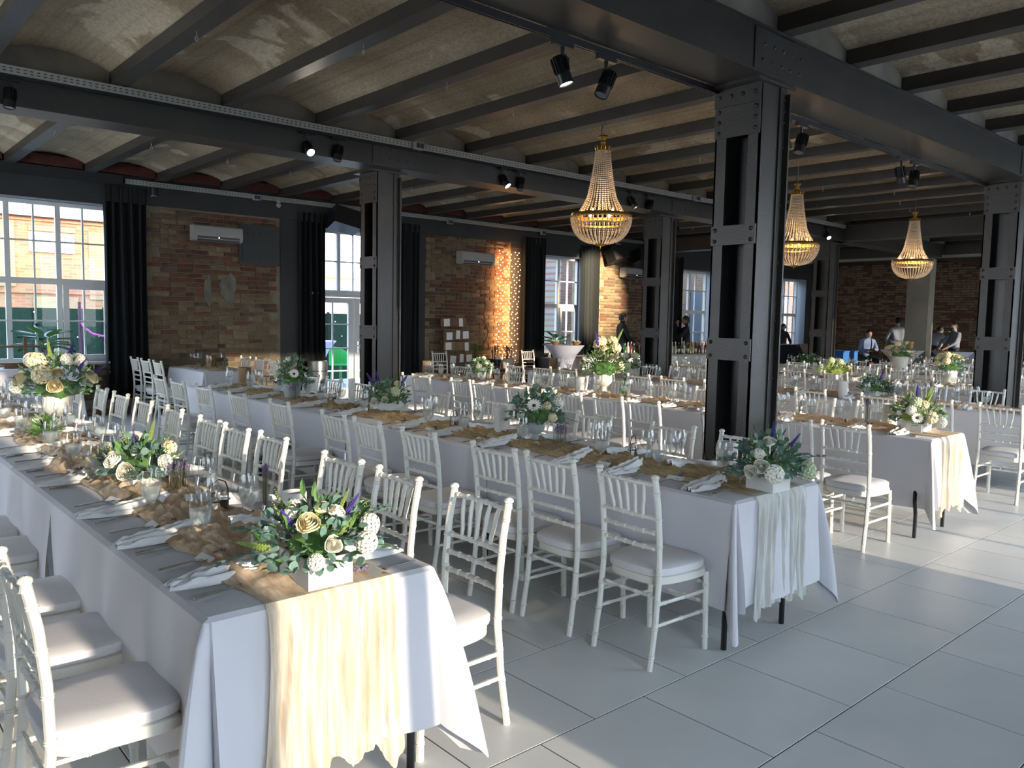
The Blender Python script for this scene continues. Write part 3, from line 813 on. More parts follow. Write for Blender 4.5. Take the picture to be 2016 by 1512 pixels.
#        X0    X1    Y0    units  near-end visible
ROWS = [(.80, 1.60, 2.19, 4), (3.29, 4.10, 2.10, 4), (6.33, 6.99, 2.37, 4), (8.86, 9.65, 2.30, 4), (11.85, 12.65, 2.6, 4), (14.4, 15.2, 3.6, 3), (17.4, 18.2, 4.2, 2)]
UN = 1.83
for r_i, (a, b, y0, nu) in enumerate(ROWS):
    for k in range(nu):
        lab = 'folding table under white cloth, %s from near end, %s long row' % (ORD[k], NAMES[r_i])
        folding_table(a, b, y0+k*UN, y0+(k+1)*UN, lab, 'folding banquet tables')
        me = cloth_mesh(a, b, y0+k*UN, y0+(k+1)*UN, k == 0, False, r_i*5+k)
        o = ob('tablecloth', me)
        lab = 'white cloth over the %s table from near end, %s long row' % (ORD[k], NAMES[r_i])
        tag(o, lab, 'tablecloth', 'white tablecloths')
RN = [(GAUZEP, .98, 1.42, GAUZEC, 'crumpled peach gauze runner, its cream end hanging over the nearest table edge'),
      (GAUZEO, 3.47, 3.93, GAUZEW, 'ochre gauze runner on second table with pale ivory hanging end'),
      (GAUZEP, 6.50, 6.90, GAUZEC, 'peach gauze runner on the third table, orange tinted hanging end'),
      (GAUZEP, 9.05, 9.45, None, 'peach gauze runner along the fourth table row'),
      (GAUZEC, 12.03, 12.45, None, 'cream gauze runner along the fifth table row'),
      (GAUZEC, 14.6, 15.0, None, 'cream gauze runner along the sixth table row'),
      (GAUZEC, 17.6, 18.0, None, 'cream gauze runner along the farthest table row')]
for i, (gm, xa, xb, dm, lab) in enumerate(RN):
    a, b, y0, nu = ROWS[i]
    runner(xa, xb, y0, y0+nu*UN-.15, gm, lab, i*3+1, .56 if dm else 0, dm, 1.6 if i != 1 else 1.1)

# ---- head table by the wall
folding_table(4.25, 5.0, 11.5, 12.95, 'folding table under white cloth beside the brick wall with the air conditioner', 'folding banquet tables')
tag(ob('tablecloth', cloth_mesh(4.25, 5.0, 11.5, 12.95, True, False, 77)), 'bluish white cloth on the short table beside the brick wall', 'tablecloth', 'white tablecloths')
runner(4.42, 4.82, 11.6, 12.85, GAUZEO, 'brown gauze runner on the short table beside the brick wall', 41, 0)

# ---- chairs
YS = {0: ([2.52, 3.08, 3.62, 4.42, 4.93, 5.5, 6.3, 6.9, 7.5], [2.45, 3.0, 3.49, 4.36, 4.81, 5.27, 6.02, 6.67, 7.3, 7.94, 8.6]),
      1: ([2.39, 2.91, 3.34, 4.06, 4.66, 5.12, 6.06, 6.83, 7.74, 8.43, 9.0], [2.77, 3.31, 4.05, 4.62, 5.2, 6.06, 6.7, 7.4, 8.0, 8.55]),
      2: ([2.66, 3.05, 3.62, 4.48, 4.93, 5.41, 6.17, 6.71, 7.15, 7.89, 8.45, 9.1], [3.19, 3.75, 4.35, 4.95, 5.6, 6.25, 6.9, 7.5, 8.1, 8.75, 9.3]),
      3: ([2.47, 3.05, 3.57, 4.3, 4.9, 5.5, 6.15, 6.7, 7.3, 7.95, 8.5, 9.1], [3.2, 3.8, 4.4, 5.1, 5.7, 6.3, 6.95, 7.5, 8.1, 8.8, 9.35]),
      4: ([3.2, 3.8, 4.45, 5.05, 5.65, 6.3, 6.85, 7.45, 8.1, 8.7, 9.3], [3.6, 4.2, 4.8, 5.45, 6.0, 6.6, 7.25, 7.8, 8.4, 9.0]),
      5: ([4.0, 4.6, 5.2, 5.85, 6.45, 7.05, 7.7, 8.3], [4.3, 4.9, 5.5, 6.1, 6.75, 7.35, 7.95]),
      6: ([4.6, 5.2, 5.8, 6.4, 7.0], [4.9, 5.5, 6.1, 6.7])}
XBK = {0: (.41, 1.99), 1: (2.83, 4.42), 2: (5.52, 7.2), 3: (8.1, 10.05), 4: (11.35, 13.15), 5: (13.9, 15.7), 6: (16.9, 18.7)}
for i in range(7):
    for side in (0, 1):
        for k, y in enumerate(YS[i][side]):
            xb = XBK[i][side]+random.uniform(-.02, .02)
            if i == 2 and side == 0 and k in (1, 2): xb += -.1
            place_chair(xb, y, 1 if side == 0 else -1, 'white banquet chair, %s from near end, %s side of the %s table' % (ORD[k], ('left', 'right')[side], NAMES[i]),
                        'white banquet chairs along the long tables')
for k, y in enumerate((11.83, 12.38, 12.9)):
    place_chair(3.72, y, 1, 'white banquet chair, %s of three left of the short wall table' % ORD[k], 'white banquet chairs at the short wall table')
for k, y in enumerate((11.5, 12.0, 12.55)):
    place_chair(5.32, y, -1, 'white banquet chair, %s of three right of the short wall table' % ORD[k], 'white banquet chairs at the short wall table')
place_chair(9.5, 12.75, -PI/2, 'white banquet chair alone against brick wall, left of the card display', 'spare chairs by the wall')
place_chair(11.9, 12.75, -PI/2, 'white banquet chair alone in front of the string light curtain', 'spare chairs by the wall')

# ================================================================== THINGS ON THE TABLES
TZ = .746
# -- prototypes (meshes shared by every copy)
m_ = MB(); m_.lathe([(.0005,.002),(.036,.0),(.036,.003),(.012,.008),(.0045,.016),(.004,.05),(.006,.058),(.02,.066),(.034,.085),(.0405,.115),(.0412,.14),(.039,.17),(.0355,.195)], n=20)
GOB = m_.mesh('water_goblet', GLASS)
m_ = MB(); m_.lathe([(.0005,.062),(.018,.0685),(.032,.087),(.0385,.115),(.0385,.130),(.0005,.131)], n=20); WAT = m_.mesh('water', WATER)
m_ = MB(); m_.lathe([(.0005,.002),(.034,.0),(.034,.003),(.010,.007),(.0038,.014),(.0035,.10),(.006,.108),(.022,.12),(.040,.145),(.0445,.17),(.043,.20),(.036,.228)], n=20)
WIN = m_.mesh('wine_glass', GLASS)
def spoon_me():
    m_ = MB()
    m_.tube([(0,0,.003),(.04,0,.004),(.10,0,.006),(.145,0,.004)], [.0045,.0038,.0026,.003], 6)
    m_.grid(lambda u, v: (.143+.052*u, (v-.5)*.034*math.sin(PI*min(1,max(.06,u*.94+.05)))**.6, .004-.006*math.sin(PI*u)*(1-(2*v-1)**2)+.002), 8, 6)
    return m_.mesh('spoon', CHROME)
def knife_me():
    m_ = MB(); m_.tube([(0,0,.003),(.05,0,.004),(.09,0,.003)], [.005,.005,.0035], 6)
    m_.add([(.088,-.003,.002),(.19,-.009,.002),(.205,.002,.002),(.19,.004,.002),(.088,.003,.002),(.088,-.003,.004),(.19,-.009,.003),(.205,.002,.003),(.19,.004,.004),(.088,.003,.004)], [(4,3,2,1,0),(5,6,7,8,9),(0,1,6,5),(1,2,7,6),(2,3,8,7),(3,4,9,8)])
    return m_.mesh('knife', CHROME)
def fork_me():
    m_ = MB(); m_.tube([(0,0,.003),(.05,0,.004),(.11,0,.005),(.13,0,.003)], [.0045,.0035,.0025,.004], 6)
    m_.box(.128,.152,-.010,.010,.001,.004)
    for k in range(4): m_.tube([(.15,-.0085+k*.00567,.003),(.175,-.0085+k*.00567,.001),(.195,-.0085+k*.00567,.004)], .0014, 5)
    return m_.mesh('fork', CHROME)
SPO, KNI, FOR = spoon_me(), knife_me(), fork_me()
def napkin_me(seed):
    m_ = MB()
    def f(u, v):
        t = v*2-1; w_ = .028+.055*math.sin(PI*min(1, u*1.05))**.8*(1-.35*u)+(.02 if u > .86 else 0)
        h = .008+.034*u**.7*(1-t*t)**.7
        fold = .010*math.sin(t*9+u*4+seed)*(.4+u)+.012*noise.noise(Vector((u*9, t*4, seed*3)))
        return (.38*u-.02*t*t, t*w_+.012*math.sin(u*5+seed), max(.0015, (h+fold)*(1-t**8)))
    m_.grid(f, 22, 20)
    return m_.mesh('napkin', NAP)
NAPS = [napkin_me(k) for k in range(4)]
m_ = MB(); m_.grid(lambda u, v: ((u-.5)*.10, (v-.5)*.06, .001+.035*(.5-abs(v-.5))), 1, 2); CARD = m_.mesh('place_card', PAPER, False)
m_ = MB(); rr = random.Random(5)
m_.tube([(0,0,.004),(.06,.004,.006),(.12,-.002,.012)], .0012, 4)
for k in range(16):
    t = .55+.45*k/15; m_.ico((.12*t+rr.uniform(-.003,.003), rr.uniform(-.007,.007), .008+.006*t+rr.uniform(0,.008)), .0042)
SPRIG = m_.mesh('lavender_sprig', LAV)
m_ = MB(); m_.box(-.16,.16,-.11,.11,0,.002); MENU_FLAT = m_.mesh('napkin_square', NAP, False)

def thing(name, me, loc, rz, label, cat, group=None):
    return tag(ob(name, me, None, loc, rz), label, cat, group)
SIDE = ('left', 'right')
def goblet(x, y, label, grp='water goblets on the tables', z=TZ):
    o = thing('water_goblet', GOB, (x, y, z), random.random()*6, label, 'glass', grp); ob('water', WAT, o); return o
def wine(x, y, label, grp='wine glasses on the tables', z=TZ):
    return thing('wine_glass', WIN, (x, y, z), random.random()*6, label, 'glass', grp)
for i, (a, b, y0, nu) in enumerate(ROWS):
    full = i < 3
    for side in (0, 1):
        for k, y in enumerate(YS[i][side]):
            if y > y0+nu*UN-.25: continue
            if i == 0 and side == 0: y -= .02
            s_ = 1 if side == 0 else -1; xe = a if side == 0 else b
            w0 = 'at the %s place from near end, %s side, %s table' % (ORD[k], SIDE[side], NAMES[i])
            rot0 = 0 if side == 0 else PI
            j = lambda q=.02: random.uniform(-q, q)
            # goblet to the near-camera side of each place, wine glass inboard
            goblet(xe+s_*(.26+j(.01)), y-.14+j(.01) if side == 0 else y+.12+j(), 'water goblet '+w0)
            wine(xe+s_*(.33+j(.01)), y-.02+j() if side == 0 else y+.02+j(), 'empty wine glass '+w0)
            if full or k < 9:
                thing('napkin', NAPS[(k+i) % 4], (xe+s_*.01, y-.02+j(), TZ), rot0+R(10+j(8))*s_, 'crumpled white napkin '+w0, 'napkin', 'white napkins at the places')
            if full:
                thing('spoon', SPO, (xe+s_*.04, y-.125*1+j(.01) if side == 0 else y+.11, TZ), rot0+R(4+j(3)), 'dessert spoon '+w0, 'spoon', 'spoons at the places')
                thing('knife', KNI, (xe+s_*.03, y-.15*1+j(.01) if side == 0 else y+.135, TZ), rot0+R(13+j(3)), 'table knife '+w0, 'knife', 'knives at the places')
                thing('fork', FOR, (xe+s_*.04, y+.20+j(.01) if side == 0 else y-.19, TZ), rot0+R(8+j(4)), 'fork '+w0, 'fork', 'forks at the places')
                thing('lavender_sprig', SPRIG, (xe+s_*.17, y+.17+j(.02) if side == 0 else y-.17, TZ+.005), rot0+R(25+j(15)), 'lavender sprig on the card '+w0, 'sprig', 'lavender sprigs')
                thing('place_card', CARD, (xe+s_*.21, y+.21 if side == 0 else y-.21, TZ), rot0+R(90+j(12)), 'small white name card '+w0, 'card', 'name cards')

# -- flowers
def leafm(m_, p, d, n_, L_, W_, pts=6):
    """one cupped leaf from p along d, normal n_"""
    d = Vector(d).normalized(); n_ = Vector(n_); n_ = (n_-d*n_.dot(d)).normalized(); s_ = d.cross(n_)
    p = Vector(p)
    if pts == 8:
        v = [p+d*L_*(.5-.5*math.cos(2*PI*q/8))+s_*W_*.5*math.sin(2*PI*q/8)+n_*(.12*W_ if q % 4 else 0) for q in range(8)]
        m_.add(v, [tuple(range(8))])
    else:
        m_.add([p, p+d*L_*.35+s_*W_*.5, p+d*L_*.75+s_*W_*.38, p+d*L_-n_*L_*.12, p+d*L_*.75-s_*W_*.38, p+d*L_*.35-s_*W_*.5, p+d*L_*.5-n_*W_*.15],
               [(0,1,6),(1,2,6),(2,3,6),(3,4,6),(4,5,6),(5,0,6)])
def foliage(seed, rx, ry, h, n_e, n_g, mats, z0=0, trail=6, low=-.25, n_s=0):
    rr = random.Random(seed); m_ = MB()
    def rd(lo=low):
        while True:
            v = Vector((rr.gauss(0,1), rr.gauss(0,1), rr.gauss(0,1)+.25))
            if v.length > .1:
                v.normalize()
                if v.z > lo: return v
    m_.mi = 0
    for _ in range(n_e):
        v = rd(); q = rr.uniform(.62, 1.04)
        p = Vector((v.x*rx*q, v.y*ry*q, z0+max(-.02, v.z)*h*q))
        leafm(m_, p, v+Vector((rr.uniform(-.7,.7), rr.uniform(-.7,.7), rr.uniform(-.5,.5))), v+Vector((rr.uniform(-.4,.4), rr.uniform(-.4,.4), .4)), rr.uniform(.026,.042), rr.uniform(.024,.038), 8)
    m_.mi = 1
    for _ in range(n_g):
        v = rd(-.1); q = rr.uniform(.4, 1.0)
        p = Vector((v.x*rx*q, v.y*ry*q, z0+v.z*h*q))
        leafm(m_, p, v+Vector((rr.uniform(-.5,.5), rr.uniform(-.5,.5), rr.uniform(-.1,.6))), Vector((rr.uniform(-1,1), rr.uniform(-1,1), 1)), rr.uniform(.04,.075), rr.uniform(.012,.022))
    for _ in range(trail):      # trailing eucalyptus sprigs
        an = rr.uniform(0, 2*PI); v = Vector((math.cos(an), math.sin(an), rr.uniform(-.25, .75))); pts = []
        p = Vector((v.x*rx*.7, v.y*ry*.7, z0+.02+max(0, v.z)*h*.5)); L_ = rr.uniform(.10, .17)
        for q in range(6): pts.append(p+v.normalized()*L_*q/5+Vector((0, 0, -.025*(q/5)**2)))
        m_.mi = 0; m_.tube(pts, .0016, 4)
        for q in range(1, 6):
            for s_ in (-1, 1):
                sd_ = v.cross(Vector((0,0,1))).normalized()*s_
                leafm(m_, pts[q], sd_+v*.4, Vector((0,0,1))+v*.2, .026, .024, 8)
    for _ in range(n_s):       # bright upright spikes
        v = rd(.25); m_.mi = 2; p = Vector((v.x*rx*.8, v.y*ry*.8, z0+v.z*h*.8)); dd = (v+Vector((0,0,.4))).normalized()
        for q in range(14):
            c_ = p+dd*(.012*q*.7); rad = .009*(1-q/16)
            m_.octa((c_.x+rr.uniform(-.003,.003), c_.y+rr.uniform(-.003,.003), c_.z), rad)
    m_.mi = 1; m_.ico((0, 0, z0+.02), min(rx, ry)*.62, sz=h*.5/min(rx, ry))
    return m_.mesh('foliage', mats, False)
def rose_me(mt, name='rose'):
    m_ = MB()
    for k in range(5):
        r_ = .0055+.005*k; n = 12
        prof = [(r_*.45, -.016), (r_*1.0, -.006), (r_*1.02, .006-.001*k), (r_*(1.03+.03*k), .017-.003*k)]
        a0 = k*.7; vs = []; fs = []
        for (q, z) in prof:
            for i in range(n): 
                an = 2*PI*i/n+a0; rr_ = q*(1+.10*math.sin(3*an+k)); vs.append((rr_*math.cos(an), rr_*math.sin(an), z+.002*math.sin(3*an)))
        for i in range(3):
            for q in range(n): fs.append((i*n+q, i*n+(q+1) % n, (i+1)*n+(q+1) % n, (i+1)*n+q))
        m_.add(vs, fs)
    m_.ico((0, 0, .006), .007)
    return m_.mesh(name, mt)
def hyd_me(mt, name='hydrangea', r_=.045, n=70):
    m_ = MB(); rr = random.Random(3)
    for i in range(n):
        z = 1-1.6*(i+.5)/n; an = i*2.399; q = math.sqrt(max(0, 1-z*z)); v = Vector((q*math.cos(an), q*math.sin(an), z))
        u = v.cross(Vector((0, .3, 1))).normalized(); w_ = v.cross(u); a_ = rr.uniform(0, 1.5)
        for k in range(4):
            d = u*math.cos(a_+k*PI/2)+w_*math.sin(a_+k*PI/2); leafm(m_, v*r_*.97, d+v*.35, v, .0125, .011, 8)
    m_.ico((0,0,0), r_*.86)
    return m_.mesh(name, mt, False)
def daisy_me(name='daisy'):
    m_ = MB(); m_.mi = 0
    for k in range(14):
        a_ = 2*PI*k/14; d = Vector((math.cos(a_), math.sin(a_), .25)); leafm(m_, d*.008, d, (0,0,1), .026, .011, 8)
    m_.mi = 1; m_.ico((0,0,.004), .008, sz=.6)
    return m_.mesh(name, [PETW, DARKC], False)
def spike_me(mt, name='flower_spike', L_=.10):
    m_ = MB(); rr = random.Random(1)
    for q in range(22):
        t = q/22; rad = .0085*(1-t)**.6+.002
        for k in range(3):
            a_ = q*1.1+k*2.1; m_.octa((rad*.8*math.cos(a_), rad*.8*math.sin(a_), t*L_), rad*.62)
    return m_.mesh(name, mt, False)
ROSE, ROSEY = rose_me(PETW), rose_me(PETY, 'rose')
HYD, HYDG = hyd_me(PETW), hyd_me(mat('green_white_floret', (.55, .62, .38), .7), 'hydrangea')
HYDY = hyd_me(PETY, 'lisianthus', .036, 46)
DAI = daisy_me(); SPK = spike_me(PURP); SPKG = spike_me(GRNY, 'green_spike', .12)
def blooms(root, z0, rx, ry, h, items, seed):
    rr = random.Random(seed)
    for me, az, el_, q, sc in items:
        v = Vector((math.cos(R(az))*math.cos(R(el_)), math.sin(R(az))*math.cos(R(el_)), math.sin(R(el_))))
        p = Vector((v.x*rx*q, v.y*ry*q, z0+v.z*h*q)); d = (v+Vector((0,0,.15))).normalized()
        rot = Vector((0,0,1)).rotation_difference(d).to_euler()
        ob(me.name.split('.')[0], me, root, p, rot=rot, scale=sc)
FM = [EUC, GRN, GRNY]
def box_planter(root, lx, ly, h):
    m_ = MB(); t = .008
    m_.box(-lx/2, lx/2, -ly/2, -ly/2+t, 0, h); m_.box(-lx/2, lx/2, ly/2-t, ly/2, 0, h)
    m_.box(-lx/2, -lx/2+t, -ly/2+t, ly/2-t, 0, h); m_.box(lx/2-t, lx/2, -ly/2+t, ly/2-t, 0, h); m_.box(-lx/2+t, lx/2-t, -ly/2+t, ly/2-t, 0, .01)
    mk('planter_box', m_, BOXW, root, smooth=False)
    m_ = MB(); m_.box(-lx/2+t, lx/2-t, -ly/2+t, ly/2-t, .01, h-.02); mk('floral_foam', m_, DARKC, root, smooth=False)
def urn(root, h, r_, mt, flute=.0):
    m_ = MB()
    m_.lathe([(.0005,0),(.55*r_,0),(.55*r_,.05*h),(.42*r_,.09*h),(.30*r_,.20*h),(.28*r_,.28*h),(.34*r_,.33*h)], n=24)
    m_.lathe([(.34*r_,.33*h),(.52*r_,.38*h),(.80*r_,.50*h),(.86*r_,.62*h),(.82*r_,.80*h),(.86*r_,.92*h)], n=32, flute=flute)
    m_.lathe([(.86*r_,.92*h),(1.0*r_,.95*h),(1.0*r_,1.0*h),(.9*r_,1.0*h),(.82*r_,.9*h),(.001,.88*h)], n=24)
    mk('urn', m_, mt, root)
def arrangement(x, y, label, cont, rx, ry, h, items, seed, ne=150, ng=110, trail=6, ns=3, mats=FM, z=TZ, grp=None, rz=0):
    root = empty('flower_arrangement', (x, y, z), rz)
    if cont[0] == 'box': box_planter(root, cont[1], cont[2], cont[3]); z0 = cont[3]
    elif cont[0] == 'urn': urn(root, cont[1], cont[2], cont[3], cont[4]); z0 = cont[1]
    elif cont[0] == 'pot':
        m_ = MB(); hh, r_ = cont[1], cont[2]; m_.lathe([(.0005,0),(r_*.7,0),(r_*.95,hh*.85),(r_,hh*.86),(r_,hh),(r_*.9,hh),(r_*.85,hh*.8),(.001,hh*.78)], n=24); mk('pot', m_, cont[3], root); z0 = hh
    tag(ob('foliage', foliage(seed, rx, ry, h, ne, ng, mats, z0, trail, n_s=ns), root), kind='stuff')
    blooms(root, z0, rx, ry, h, items, seed)
    return tag(root, label, 'flowers', grp)
GA = 'flower arrangements on the tables'
def rnd_items(seed, n, kinds):
    rr = random.Random(seed); L_ = []
    for i in range(n):
        me, sc = rr.choice(kinds); L_.append((me, i*360/n*1.6+rr.uniform(-15, 15), rr.uniform(8, 75), rr.uniform(.92, 1.05), sc*rr.uniform(.85, 1.15)))
    return L_
arrangement(1.205, 2.305, 'flowers in a whitewashed wooden box at the near end of the nearest table', ('box', .155, .20, .095), .19, .17, .17,
    [(ROSEY, 235, 45, 1.0, 1.3), (ROSE, 262, 20, 1.0, 1.0), (HYD, 300, 14, 1.05, .75), (HYD, 325, 28, 1.05, .7), (HYD, 345, 18, 1.0, .6), (HYD, 180, 60, .9, .5), (ROSE, 290, 60, .95, 1.0), (ROSEY, 275, 75, .9, 1.1), (SPK, 200, 48, .85, .75), (SPK, 340, 52, .85, .8), (HYD, 245, 5, 1.05, .55), (HYD, 120, 60, .9, .6), (SPKG, 175, 12, .85, .9), (SPKG, 350, 60, .8, .7), (SPKG, 250, 70, .7, .6)], 3, 170, 120, 9, 5, grp=GA)
arrangement(1.19, 4.06, 'flowers in a small box with two large cream roses, nearest table', ('box', .12, .16, .09), .17, .19, .16,
    [(ROSE, 232, 8, 1.08, 1.5), (ROSE, 205, 25, 1.05, 1.5), (HYDY, 330, 40, 1.0, .9), (ROSEY, 80, 60, 1, 1.3), (SPK, 110, 75, .8, .7), (HYD, 290, 20, 1.05, .7), (SPKG, 20, 70, .9, .9)], 7, 150, 90, 7, 4, grp=GA)
arrangement(1.33, 6.42, 'very large cream and purple bouquet in a white urn, far on the nearest table', ('urn', .27, .11, STONEW, .03), .27, .27, .27,
    rnd_items(9, 14, [(HYDY, 1.3), (ROSEY, 1.7), (HYD, 1.0)])+[(HYDY, 235, 30, 1.0, 1.6), (ROSEY, 255, 12, 1.05, 1.8), (HYDY, 205, 55, 1, 1.6), (SPK, 330, 72, 1.0, 1.2), (SPK, 300, 40, 1.0, 1.1), (SPK, 325, 28, 1.05, 1.0), (SPKG, 200, 80, .95, 1.1)], 13, 190, 160, 6, 4, grp=GA)
arrangement(1.12, 5.75, 'small posy of bright green leaves beside the large bouquet, nearest table', ('pot', .07, .04, GLASS), .07, .07, .10, [(DAI, 200, 60, 1, .8)], 15, 20, 70, 1, 1, [GRN, GRN, GRNY], grp=GA)
arrangement(.95, 8.1, 'dark green arrangement at the left edge of the photo, nearest table', ('box', .13, .2, .09), .17, .2, .17, rnd_items(17, 5, [(ROSEY, 1.2)]), 17, 110, 120, 4, 1, grp=GA)
arrangement(3.68, 2.16, 'eucalyptus and white hydrangea in a whitewashed box, near end of second table', ('box', .165, .155, .10), .20, .16, .19,
    [(HYDG, 300, 2, 1.08, 1.05), (HYD, 225, 4, 1.05, 1.0), (ROSE, 205, 14, 1.05, 1.3), (ROSE, 190, 6, 1.1, 1.2), (ROSE, 215, 58, 1.0, 1.2), (HYD, 195, 35, .95, .6), (SPK, 240, 80, .9, 1.0), (SPK, 345, 38, 1.0, .9)], 21, 230, 110, 10, 0, grp=GA)
arrangement(3.79, 4.03, 'eucalyptus bouquet with a white daisy in a grey stone urn, second table', ('urn', .155, .075, STONE, .0), .19, .19, .21,
    [(DAI, 222, 30, 1.05, 1.5), (HYD, 300, 35, 1.0, .9), (HYDY, 262, 8, 1.05, .8), (HYDY, 255, 32, 1.0, .7), (HYD, 340, 40, 1.0, .7), (ROSE, 195, 12, 1.05, 1.0)], 23, 240, 80, 7, 0, grp=GA)
arrangement(3.88, 6.1, 'green white and purple flowers in a pale wooden box, middle of second table', ('box', .24, .14, .09), .22, .18, .19,
    [(ROSE, 215, 5, 1.05, 1.2), (ROSE, 240, 8, 1.05, 1.1), (SPK, 170, 55, .95, 1.3), (SPK, 335, 50, .95, 1.3), (SPK, 180, 70, .9, 1.2), (HYDG, 270, 30, 1.0, .9), (HYDY, 300, 55, 1.0, .8), (ROSEY, 330, 20, 1.0, .9)], 27, 150, 130, 5, 1, grp=GA)
arrangement(3.66, 7.5, 'dark foliage with a yellow centred daisy in a grey pot, second table', ('pot', .17, .10, STONE), .19, .19, .26,
    [(DAI, 250, 20, 1.05, 1.5), (DAI, 215, 55, 1.0, 1.1), (ROSE, 205, 70, 1.0, 1.0), (HYDG, 190, 20, 1.0, .8)], 31, 150, 140, 4, 1, grp=GA)
arrangement(6.66, 2.62, 'yellow green flowers in a white box, near end of third table', ('box', .20, .16, .10), .21, .19, .19,
    [(DAI, 205, 10, 1.05, 1.3), (HYDY, 235, 12, 1.05, 1.2), (HYD, 262, 0, 1.05, .9), (ROSEY, 320, 22, 1.05, 1.6), (HYDG, 200, 50, 1.0, 1.0), (HYDY, 225, 45, 1.0, .9), (SPK, 195, 80, 1.0, 1.1), (SPKG, 340, 60, 1.0, 1.0), (SPKG, 300, 65, .9, 1.0), (HYD, 190, 28, 1.0, .8)], 35, 120, 160, 6, 6, [EUC, GRNY, GRNY], grp=GA)
arrangement(6.84, 6.15, 'tall yellow and cream bouquet in a white fluted urn, middle of third table', ('urn', .27, .11, STONEW, .035), .25, .25, .34,
    rnd_items(39, 16, [(HYDY, 1.5), (ROSEY, 1.5)])+[(SPK, 190, 60, 1.15, 1.3), (SPK, 200, 48, 1.2, 1.3), (SPKG, 330, 60, 1.15, 1.4)], 39, 130, 230, 4, 5, [GRN, GRN, GRNY], grp=GA)
arrangement(7.1, 8.72, 'white roses and dark foliage in a small pale box, far part of third table', ('box', .2, .14, .09), .21, .18, .19, rnd_items(41, 8, [(ROSE, 1.3), (HYD, .7)]), 41, 120, 150, 3, 1, grp=GA)
arrangement(9.3, 4.15, 'dark purple and green flowers in a dark box, fourth table', ('box', .22, .14, .09), .20, .18, .17, rnd_items(43, 5, [(HYDG, .8), (SPK, 1.2), (ROSE, 1)]), 43, 120, 120, 3, 1, grp=GA)
arrangement(9.6, 8.1, 'greenish white hydrangeas beside the tall urn bouquet, fourth table', ('pot', .12, .08, STONEW), .2, .2, .2, rnd_items(45, 6, [(HYDG, 1.4), (HYD, 1.3)]), 45, 80, 120, 3, 1, grp=GA)
arrangement(12.05, 6.0, 'bright lime green flowers on the fifth table, right of the foreground column', ('box', .24, .14, .09), .26, .22, .19, rnd_items(47, 7, [(HYDG, 1.2), (HYDY, 1.0)]), 47, 60, 170, 3, 6, [GRNY, GRNY, GRNY], grp=GA)
arrangement(12.5, 4.5, 'pale yellow rose bouquet in a tall white pot, fifth table', ('pot', .22, .10, STONEW), .22, .22, .24, rnd_items(49, 12, [(ROSEY, 1.6), (HYDY, 1.2)]), 49, 80, 150, 3, 4, grp=GA)
arrangement(14.65, 6.1, 'cream rose bouquet in a ribbed white pot, sixth table', ('pot', .30, .14, STONEW), .26, .26, .24, rnd_items(51, 12, [(ROSEY, 1.6), (HYDY, 1.2)]), 51, 80, 150, 3, 3, grp=GA)
arrangement(14.75, 7.9, 'dull green arrangement in shade on the sixth table', ('box', .24, .16, .09), .27, .25, .18, rnd_items(53, 5, [(ROSE, 1)]), 53, 90, 120, 3, 0, grp=GA)
arrangement(17.6, 4.75, 'green arrangement at the right edge of the photo, farthest table', ('box', .24, .16, .1), .25, .25, .24, rnd_items(55, 4, [(HYDG, 1)]), 55, 90, 150, 3, 0, grp=GA)

# -- menus, white cylinders, log blocks, caddies, lavender jars
def cylinder_card(x, y, r_, h, label):
    m_ = MB(); m_.lathe([(r_, 0), (r_, h), (r_-.002, h), (r_-.002, .004), (.0005, .004)], n=28)
    root = mk('paper_cylinder', m_, PAPER, None, (x, y, TZ))
    m_ = MB(); ink = mat('grey_ink', (.25, .25, .25), .8)
    for k in range(7):
        z = h*.82-h*.095*k; w_ = .45 if k % 2 else .3
        m_.grid(lambda u, v: ((r_+.0006)*math.cos(R(228)+(u-.5)*w_), (r_+.0006)*math.sin(R(228)+(u-.5)*w_), z+v*.0022), 6, 1)
    mk('printed_lines', m_, ink, root)
    return tag(root, label, 'menu card', 'rolled menu cards')
cylinder_card(1.53, 3.12, .052, .10, 'short white paper cylinder behind the near flower box, nearest table')
cylinder_card(1.50, 5.25, .052, .10, 'short white paper cylinder behind the cream roses, nearest table')
cylinder_card(3.80, 4.42, .045, .20, 'tall rolled white menu card left of the grey urn, second table')
cylinder_card(4.0, 2.62, .055, .16, 'white paper cylinder behind the goblets, near end of second table')
cylinder_card(6.82, 2.9, .055, .19, 'white paper cylinder left of the yellow green flowers, third table')
cylinder_card(9.05, 4.4, .05, .19, 'pale menu cylinder left of the dark flowers, fourth table')
cylinder_card(6.66, 6.35, .05, .19, 'cream rolled menu card left of the tall fluted urn, third table')
for x, y, rz, lab in ((3.93, 6.85, R(48), 'folded cream menu card standing on the second table'), (3.78, 7.95, R(40), 'grey folded menu card left of the grey pot, second table'), (12.0, 6.35, R(40), 'pale folded menu card left of the lime green flowers, fifth table')):
    m_ = MB(); m_.grid(lambda u, v: ((u-.5)*.21, -.045*abs(1-2*u)+.0, .235*v), 2, 1)
    o = mk('menu_card', m_, PAPER, None, (x, y, TZ), rz, smooth=False); tag(o, lab, 'menu card', 'folded menu cards')
    m_ = MB()
    for k in range(8): m_.add([(-.085, -.040, .19-.02*k), (-.03, -.016, .19-.02*k), (-.03, -.016, .193-.02*k), (-.085, -.040, .193-.02*k)], [(0,1,2,3)])
    mk('printed_lines', m_, MATS['grey_ink'], o, (0, -.0015, 0), smooth=False)
